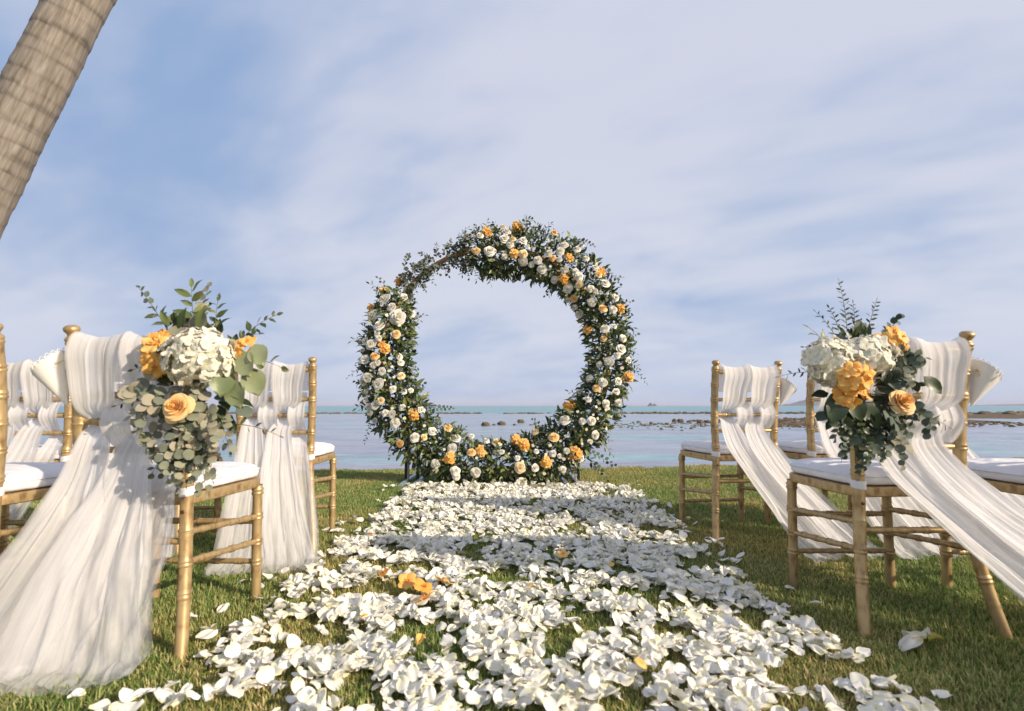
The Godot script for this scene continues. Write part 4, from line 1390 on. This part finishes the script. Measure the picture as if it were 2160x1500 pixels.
func rock_shape(sd: int, flat: float) -> ArrayMesh:
	var m := MB.new()
	var nz := noise(sd, 0.9, 4)
	var pts := PackedVector3Array()
	var cc := PackedColorArray()
	for i in 11:
		var f := PI * i / 10.0
		for k in 16:
			var a := TAU * k / 16.0
			var d := Vector3(sin(f) * cos(a), -cos(f), -sin(f) * sin(a))
			var s := 1.0 + 0.55 * nz.get_noise_3dv(d * 1.3) + 0.28 * nz.get_noise_3dv(d * 4.0 + Vector3.ONE * 5.0)
			var p := d * s * 0.5
			pts.append(Vector3(p.x, p.y * flat + 0.25 * flat, p.z))
			var g := 0.8 + 0.35 * nz.get_noise_3dv(d * 3.0)
			cc.append(Color(g, g, g * 0.96))
	m.grid(pts, 11, 16, true, Color.WHITE, cc)
	return m.mesh()


func reef() -> void:
	var r := rng(404)
	var shapes := []
	for k in 5:
		shapes.append(rock_shape(500 + k, 1.0))
	var big := ["domed brown boulder, left one of the pair standing tallest in the lagoon", "broad brown boulder, right one of the pair standing tallest in the lagoon", "low dark boulder just right of the tallest pair in the lagoon", "bulky brown boulder between low rocks beside the second row chair", "long brown boulder beside the post of the second row chair"]
	for k in range(0, BOULDERS.size(), 4):
		var i := k / 4
		var o := obj("reef_rock", shapes[i % 5], M.rock)
		o.position = Vector3(BOULDERS[k], -0.82, BOULDERS[k + 1])
		o.scale = Vector3(BOULDERS[k + 2] * 1.05, BOULDERS[k + 3] * 1.15, BOULDERS[k + 2] * 0.9)
		o.rotation.y = r.randf() * TAU
		tag(o, big[i] if i < 5 else ("small brown rock standing out of the shallow lagoon seen through the flower gate" if BOULDERS[k] < 5.0 else "small brown rock standing out of the shallow lagoon right of the flower gate"), "rock", "rocks standing out of the lagoon")
	# low rubble: the far reef line, the scatter of the near one, the bank on the right, the far spit
	var xf := []
	var cols := []
	var put := func(x: float, z: float, w: float, h: float) -> void:
		xf.append(Transform3D(Basis(Vector3.UP, r.randf() * TAU) * Basis.from_scale(Vector3(w, h, w * r.randf_range(0.5, 1.0))), Vector3(x, -0.82, z)))
		var g := r.randf_range(0.75, 1.25)
		cols.append(Color(g, g * 0.97, g * 0.9))
	var nz := noise(410, 0.06, 3)
	for k in 2600:
		var x := r.randf_range(-130.0, 130.0)
		var dens := 0.42 + 0.9 * nz.get_noise_2d(x, 0.0) + (0.35 if x > 22.0 else 0.0) + (0.15 if x < -25.0 else 0.0)
		if r.randf() < dens:
			var s := r.randf_range(0.35, 1.3)
			put.call(x, -96.5 - r.randf_range(-3.0, 4.0), s, s * r.randf_range(0.22, 0.42) * (1.0 if x > 22.0 else 0.8))
	for k in 1500:
		var x := 7.0 + 17.0 * pow(r.randf(), 0.7)
		var z := -38.5 + r.randfn(0.0, 3.0)
		if nz.get_noise_2d(x * 9.0, z * 5.0) > 0.02:
			var s := r.randf_range(0.06, 0.26)
			put.call(x, z, s, s * r.randf_range(0.3, 0.6))
	for k in 2600:
		var x := r.randf_range(17.5, 46.0)
		var z := -r.randf_range(34.5, 50.0) - (x - 18.0) * r.randf_range(0.0, 0.8)
		if nz.get_noise_2d(x * 5.0, z * 4.0 + 40.0) > -0.22:
			var s := r.randf_range(0.12, 0.42)
			put.call(x, z, s, s * r.randf_range(0.3, 0.6))
	for k in 700:
		var x := r.randf_range(45.0, 130.0)
		var s := pow(r.randf(), 2.0) * 1.5 + 0.4
		put.call(x, -62.0 - (x - 45.0) * 0.12 - r.randf_range(0.0, 12.0), s, s * r.randf_range(0.35, 0.6))
	tag(multi("reef_rubble", shapes[2], M.rock, xf, cols), "low brown reef rubble breaking the surface of the lagoon", "rubble", "", "stuff")
	# banks that carry the rubble
	for q in [["reef_bank", 18.0, 46.0, -42.0, 6.0, 0.10, "low brown rocky bank in the lagoon behind the second row chairs"], ["sand_spit", 44.0, 150.0, -66.0, 9.0, 0.42, "dark low spit of rock and sand along the lagoon at the far right"]]:
		var m := MB.new()
		var pts := PackedVector3Array()
		for i in 9:
			var f := 2.0 * i / 8.0 - 1.0
			for k in 61:
				var e := k / 60.0
				var x := lerpf(q[2], q[1], e)
				var ends := sqrt(clampf((1.0 - e) * 14.0, 0.0, 1.0))
				var wid: float = q[4] * (1.0 + 0.25 * nz.get_noise_2d(x * 3.0, 5.0)) * ends
				var hh: float = q[5] * (1.0 - f * f) * (1.0 + 0.6 * nz.get_noise_2d(x * 6.0, f * 10.0))
				pts.append(Vector3(x, -0.83 + hh * ends, q[3] - 0.3 * (x - q[1]) * (1.0 if q[0] == "reef_bank" else 0.4) - f * -wid))
		m.grid(pts, 9, 61, false, Color(0.62, 0.56, 0.50))
		tag(obj(q[0], m.mesh(), M.rock), q[6], "", "", "structure")
	# islands on the horizon
	for q in [
			["rocky_islet", "tiny two humped rocky islet on the horizon right of the flower gate", 700.0, -2500.0, 26.0, [[-20, 2], [-12, 14], [-6, 17], [0, 9], [5, 6], [10, 13], [15, 10], [22, 2]]],
			["headland", "long low blue headland on the horizon behind the second row chairs", 2180.0, -3600.0, 120.0, [[-420, 2], [-250, 10], [-160, 18], [-60, 48], [20, 58], [110, 44], [230, 28], [420, 22], [700, 8], [900, 2]]],
			["far_headland", "faint flat headland on the horizon at the right edge", 4750.0, -4300.0, 200.0, [[-900, 3], [-500, 14], [0, 26], [400, 34], [1200, 30], [2000, 20]]]]:
		var m := MB.new()
		var pts := PackedVector3Array()
		var prof: Array = q[5]
		var cnt := (prof.size() - 1) * 6 + 1
		for i in 7:
			var f := 2.0 * i / 6.0 - 1.0
			for k in cnt:
				var kk := cnt - 1 - k
				var a := mini(kk / 6, prof.size() - 2)
				var e := (kk - a * 6) / 6.0
				var x := lerpf(prof[a][0], prof[a + 1][0], e)
				var h := cubic_interpolate(prof[a][1], prof[a + 1][1], prof[maxi(a - 1, 0)][1], prof[mini(a + 2, prof.size() - 1)][1], e)
				h *= 1.0 + 0.18 * nz.get_noise_2d(x * 80.0 / q[4], 3.0)
				pts.append(Vector3(q[2] + x, -0.8 + h * (1.0 - f * f) - 0.4, q[3] + f * q[4]))
		m.grid(pts, 7, cnt, false, Color.WHITE)
		tag(obj(q[0], m.mesh(), M.island), q[1], "island")


# ---------------------------------------------------------------- grass and petals
func grass() -> void:
	var r := rng(900)
	var patches := []
	for k in 4:
		var m := MB.new()
		for b in 820:
			var p := Vector3(r.randf_range(-0.14, 0.14), 0.0, r.randf_range(-0.14, 0.14))
			var a := r.randf() * TAU
			var lean := r.randf_range(0.1, 1.1)
			var len := r.randf_range(0.012, 0.029)
			var d := Vector3(cos(a), 0, sin(a))
			var side := Vector3(-sin(a), 0, cos(a)) * r.randf_range(0.0011, 0.0020)
			var up := Vector3.UP
			var p1 := p + (up * cos(lean * 0.6) + d * sin(lean * 0.6)) * len * 0.55
			var p2 := p1 + (up * cos(lean * 1.3) + d * sin(lean * 1.3)) * len * 0.45
			var col: Color
			var q := r.randf()
			if q < 0.30:
				col = Color(0.42, 0.33, 0.175)
			elif q < 0.55:
				col = Color(0.27, 0.255, 0.10)
			elif q < 0.8:
				col = Color(0.15, 0.175, 0.05)
			else:
				col = Color(0.085, 0.14, 0.03)
			m.grid(PackedVector3Array([p - side, p + side, p1 - side * 0.8, p1 + side * 0.8, p2 - side * 0.15, p2 + side * 0.15]), 3, 2, false, col)
		patches.append(m.mesh())
	var nz := noise(905, 0.9, 4)
	var xf := [[], [], [], []]
	var cols := [[], [], [], []]
	var z := -0.6
	var step := 0.20
	while z > -8.0:
		var x := -10.5
		while x < 10.5:
			var wide := 1.2 * -z + 1.5
			if absf(x) < wide and z > lawn_edge(x) + 0.06:
				var layers := 2 if z > -3.2 else 1
				for l in layers:
					var k := r.randi() % 4
					var px := x + r.randf_range(-0.06, 0.06)
					var pz := z + r.randf_range(-0.06, 0.06)
					if pz < lawn_edge(px) + 0.1:
						pz = lawn_edge(px) + 0.1
					xf[k].append(Transform3D(Basis(Vector3.UP, r.randf() * TAU) * Basis.from_scale(Vector3(1, r.randf_range(0.75, 1.15), 1)), Vector3(px, 0.002 * k, pz)))
					var f := clampf(0.45 + 1.5 * nz.get_noise_2d(px, pz), 0.0, 1.0)
					cols[k].append(Color(0.88, 1.26, 0.92).lerp(Color(1.60, 1.56, 1.42), f))
			x += step
		z -= step
	var host := Node3D.new()
	host.name = numbered("grass")
	add_child(host)
	tag(host, "short mown grass, partly dry, covering the lawn", "grass", "", "stuff")
	for k in 4:
		multi("blades", patches[k], M.grass, xf[k], cols[k], host)


func petal_aisle() -> void:
	var r := rng(1200)
	var nz := noise(1201, 1.6, 3)
	var white_meshes := []
	for m in petal_shapes:
		for tone in [Color(0.88, 0.87, 0.84), Color(0.88, 0.86, 0.76)]:
			white_meshes.append(tinted(m, tone))
	var spots := []
	var tries := 0
	while spots.size() < 9800 and tries < 230000:
		tries += 1
		var z := -0.85 - 3.55 * r.randf()
		var x := r.randf_range(-1.05, 1.08)
		var edge := absf(x) / ((0.85 if x < 0.0 else 0.94) + 0.09 * nz.get_noise_2d(z * 3.0, 50.0))
		if edge > 1.0 and r.randf() > 0.12:
			continue
		var d := 0.50 + 1.65 * nz.get_noise_2d(x * 2.2, z * 2.6) - maxf(0.0, edge - 0.75) * 1.2
		if z < -2.4:
			d += 0.12
		if z > -1.75:
			d += 0.16 * (1.0 - edge)
		if r.randf() > d:
			continue
		spots.append(Vector3(x, d, z))
	spots.sort_custom(func(a, b): return a.z > b.z)
	var rest := MB.new()
	var singles := 0
	for q in spots:
		var k := r.randi() % petal_shapes.size()
		var tip := r.randfn(0.0, 0.30)
		var roll := r.randfn(0.0, 0.30)
		if r.randf() < 0.12:
			tip += r.randf_range(-1.0, 1.0)
		var size := r.randf_range(0.68, 1.22)
		var b := Basis(Vector3.UP, r.randf() * TAU) * Basis(Vector3.RIGHT, tip) * Basis(Vector3.BACK, roll) * Basis.from_scale(Vector3.ONE * size)
		if r.randf() < 0.4:
			b = b * Basis(Vector3.BACK, PI)
		var t := Transform3D(b, Vector3(q.x, 0.013 + 0.022 * r.randf() + 0.010 * clampf(q.y, 0.0, 1.0) + absf(sin(tip)) * 0.018, q.z))
		var seen: bool = q.z < -1.22 and absf(q.x) < 1.0 * -q.z + 0.05
		if seen and singles < 300:
			singles += 1
			var o := obj("petal", white_meshes[k * 2 + (1 if r.randf() < 0.3 else 0)], M.petal)
			o.transform = t
			tag(o, "loose white rose petal lying on the grass at the near end of the aisle", "petal", "white petals strewn on the aisle")
		else:
			var g := r.randf_range(0.95, 1.03)
			rest.add(petal_shapes[k], t, Color(0.88 * g, 0.87 * g, 0.83 * g) if r.randf() < 0.78 else Color(0.87 * g, 0.85 * g, 0.72 * g))
	var o := obj("petal_carpet", rest.mesh(), M.petal)
	tag(o, "white rose petals strewn thickly along the aisle up to the flower gate", "petals", "", "stuff")
	# orange blooms and petals among the white
	var list := [
		[-0.385, -1.92, 1.0], [-0.315, -1.86, 1.1], [-0.255, -1.93, 1.0], [-0.30, -1.76, 0.9], [-0.50, -2.02, 0.7], [0.225, -2.27, 0.7], [0.065, -1.88, 0.5], [-0.255, -1.46, 0.6], [0.325, -1.33, 0.6], [-0.72, -2.62, 0.6], [0.14, -2.62, 0.4], [-0.46, -1.62, 0.5], [0.41, -2.12, 0.4]]
	for k in list.size():
		var q: Array = list[k]
		var bl: bool = q[2] > 0.65
		var oo := obj("orange_orchid" if bl else "orange_petal", orchid_mesh[k % 3] if bl else tinted(petal_shapes[k], Color(0.88, 0.54, 0.15)), M.petal)
		oo.transform = Transform3D(Basis(Vector3.UP, k * 1.3) * Basis(Vector3.RIGHT, 0.5 if bl else -0.3) * Basis.from_scale(Vector3.ONE * (0.040 * q[2] if bl else 0.75)), Vector3(q[0], 0.055, q[1]))
		if bl:
			tag(oo, ["orange orchid bloom on the petals, leftmost of the group of four", "orange orchid bloom on the petals, largest of the group of four", "orange orchid bloom on the petals at the right of the group of four", "orange orchid bloom nearest the camera in the group of four on the aisle", "single orange orchid bloom fallen beside the left end of the petal aisle", "single orange orchid bloom fallen in the shade on the right half of the aisle"][k], "orchid")
		else:
			tag(oo, "loose orange petal lying among the white ones on the aisle", "petal", "orange petals strewn on the aisle")


# a spent white bloom beside the foot of the first right chair
func fallen_bloom(at: Vector3) -> void:
	var t := thing("fallen_bloom", "spent white bloom with a green tip lying at a gold chair's foot", "flower", at, 0.6)
	for q in [[-0.035, 0.9, 1.5, 0], [0.0, 0.2, 1.9, 3], [0.030, -0.5, 1.7, 7], [0.012, 1.9, 1.3, 11]]:
		var o := obj("petal", tinted(petal_shapes[q[3]], Color(0.82, 0.79, 0.72)), M.petal, t)
		o.transform = Transform3D(Basis(Vector3.UP, q[1]) * Basis(Vector3.RIGHT, -0.5) * Basis.from_scale(Vector3.ONE * q[2]), Vector3(q[0], 0.040, 0.0))
	var m := MB.new()
	m.tube(PackedVector3Array([Vector3(0.05, 0.032, 0.01), Vector3(0.085, 0.034, 0.02), Vector3(0.115, 0.024, 0.03), Vector3(0.130, 0.014, 0.034)]), PackedFloat32Array([0.012, 0.010, 0.005, 0.001]), 8, Color(0.42, 0.40, 0.07))
	obj("green_tip", m.mesh(), M.petal, t)


# ---------------------------------------------------------------- scene
func _ready() -> void:
	# camera, low over the aisle, a little upward
	var cam := Camera3D.new()
	cam.name = "camera"
	add_child(cam)
	cam.position = Vector3(0, 0.703, 0)
	cam.rotation.x = atan(106.0 / 1050.0)
	cam.fov = rad_to_deg(2.0 * atan(750.0 / 1050.0))
	cam.near = 0.05
	cam.far = 16000.0
	var ca := CameraAttributesPhysical.new()
	ca.frustum_focal_length = 12.0 / (750.0 / 1050.0)
	ca.frustum_focus_distance = 3.6
	ca.frustum_near = 0.05
	ca.frustum_far = 16000.0
	ca.exposure_aperture = 3.5
	cam.attributes = ca
	var we := WorldEnvironment.new()
	we.name = "environment"
	var env := Environment.new()
	env.background_mode = Environment.BG_SKY
	env.sky = Sky.new()
	var pm := PanoramaSkyMaterial.new()
	pm.panorama = sky_texture()
	env.sky.sky_material = pm
	env.tonemap_mode = Environment.TONE_MAPPER_LINEAR
	env.tonemap_exposure = 1.2
	env.fog_enabled = true
	env.fog_density = 0.00014
	env.fog_light_color = Color(0.86, 0.88, 0.96)
	env.sdfgi_enabled = true
	env.ssao_enabled = true
	env.ssil_enabled = true
	we.environment = env
	add_child(we)
	var sun := DirectionalLight3D.new()
	sun.name = "sun"
	add_child(sun)
	sun.look_at_from_position(Vector3.ZERO, -SUN_TO, Vector3.UP)
	sun.light_energy = 1.6
	sun.light_color = Color(1.0, 0.925, 0.82)
	sun.light_angular_distance = 0.6
	sun.shadow_enabled = true

	make_materials()
	make_flowers()
	land()
	reef()
	palm()
	flower_gate(Vector3(-0.155, 0, -4.6))

	# chairs: [x, z, turn in degrees, label, cushion label, sash label, wind drift x, z, hem half width, lower, mirrored]
	var seats := [
		[-1.12, -1.685, -2.0, "gold chair carrying the bouquet with the single orange rose and silver eucalyptus", "white cushion on the first left chair under the silver eucalyptus bouquet", "long sheer tulle sash pooling on the grass from the first left chair, nearest of all", -0.065, 0.05, 0.25, 0.0],
		[-1.66, -1.655, -2.0, "gold chair cut by the left edge beside the first left bouquet chair", "shaded white cushion cut by the left edge of the picture", "tulle sash on the chair cut by the left edge", -0.10, 0.14, 0.20, 0.0],
		[-1.175, -2.65, 5.0, "gold chair second along the left side of the aisle, sash hem in the petals", "white cushion on the second left aisle chair beside the water", "straight full tulle sash on the second left aisle chair, hem in the petals", 0.11, 0.17, 0.13, 0.0],
		[-1.80, -2.62, 5.0, "gold chair almost hidden behind the first left bouquet", "white cushion hidden behind the first left bouquet", "tulle sash seen between the legs of the first left chair", 0.10, 0.10, 0.12, 0.0],
		[-2.31, -2.58, 4.0, "gold chair in the second left row seen between two nearer gold posts", "white cushion third from the aisle in the second left row", "tulle sash with a gap between its strands, behind the nearest left cone", -0.16, 0.10, 0.20, 0.0],
		[1.28, -1.81, 0.0, "gold chair carrying the bouquet with cream hydrangea and orange orchids", "shaded white cushion under the cream hydrangea bouquet", "broad tulle sash blown right across the corner from the cream hydrangea chair", 0.40, 0.31, 0.24, 0.0],
		[1.855, -1.79, -2.0, "gold chair cut by the right edge behind the blown tulle sash", "white cushion cut by the right edge of the picture", "tulle sash on the chair cut by the right edge", 0.40, 0.20, 0.2, 0.0],
		[1.215, -2.85, 7.0, "gold chair second along the right side of the aisle, standing alone before the lagoon", "white cushion on the second right aisle chair", "tulle sash blown right in a slanting fall from the second right aisle chair", 0.25, 0.20, 0.13, 0.0],
		[1.725, -2.86, 7.0, "gold chair whose left post rises just left of the cream hydrangea bouquet", "white cushion seen left of the cream hydrangea bouquet", "tulle sash falling behind the legs of the first right chair", 0.15, 0.18, 0.13, 0.0],
		[2.23, -2.87, 7.0, "gold chair whose post stands right behind the nearest right post", "white cushion third from the aisle in the second right row", "tulle sash slanting away behind the nearest right post", 0.29, 0.18, 0.15, 0.0]]
	var chairs := []
	for k in seats.size():
		var q: Array = seats[k]
		var c: Node3D
		if k == 0:
			c = make_chair(q[3])
		else:
			c = chairs[0].duplicate()
			c.name = numbered("banquet_chair")
			add_child(c)
			c.set_meta("label", q[3])
		c.set_meta("group", "gold chairs in rows beside the aisle")
		c.position = Vector3(q[0], 0, q[1])
		c.rotation.y = deg_to_rad(q[2])
		chairs.append(c)
		if k == 0:
			make_cushion(q[4], c)
		else:
			var cu: Node3D = get_node("seat_cushion").duplicate()
			cu.name = numbered("seat_cushion")
			add_child(cu)
			cu.set_meta("label", q[4])
			cu.position = c.position
			cu.rotation = c.rotation
		make_sash(q[5], c, Vector2(q[6], q[7]), q[8], 700 + k, q[9])
	for q in [
			[0, -1.0, "lace paper cone of petals hung on the left post of the first left chair", 1.1],
			[2, -1.0, "lace paper cone showing right of the silver eucalyptus bouquet", 1.0],
			[4, -1.0, "lace paper cone peeking out beside the post at the left edge", 1.0],
			[5, 1.0, "lace paper cone, nearest one on the right, beside the thick gold post", 1.0],
			[7, 1.0, "lace paper cone hung on the right post of the second right aisle chair", 1.0],
			[9, 1.0, "lace paper cone half hidden behind the one on the first right chair", 1.0]]:
		make_cone(q[2], chairs[q[0]], q[1], 800 + q[0], q[3])
	left_bouquet(chairs[0].transform * Vector3(0.222, 0.800, back_z(0.77) + 0.045))
	right_bouquet(chairs[5].transform * Vector3(-0.200, 0.782, back_z(0.77) + 0.045))
	petal_aisle()
	fallen_bloom(Vector3(1.15, 0, -1.50))
	grass()
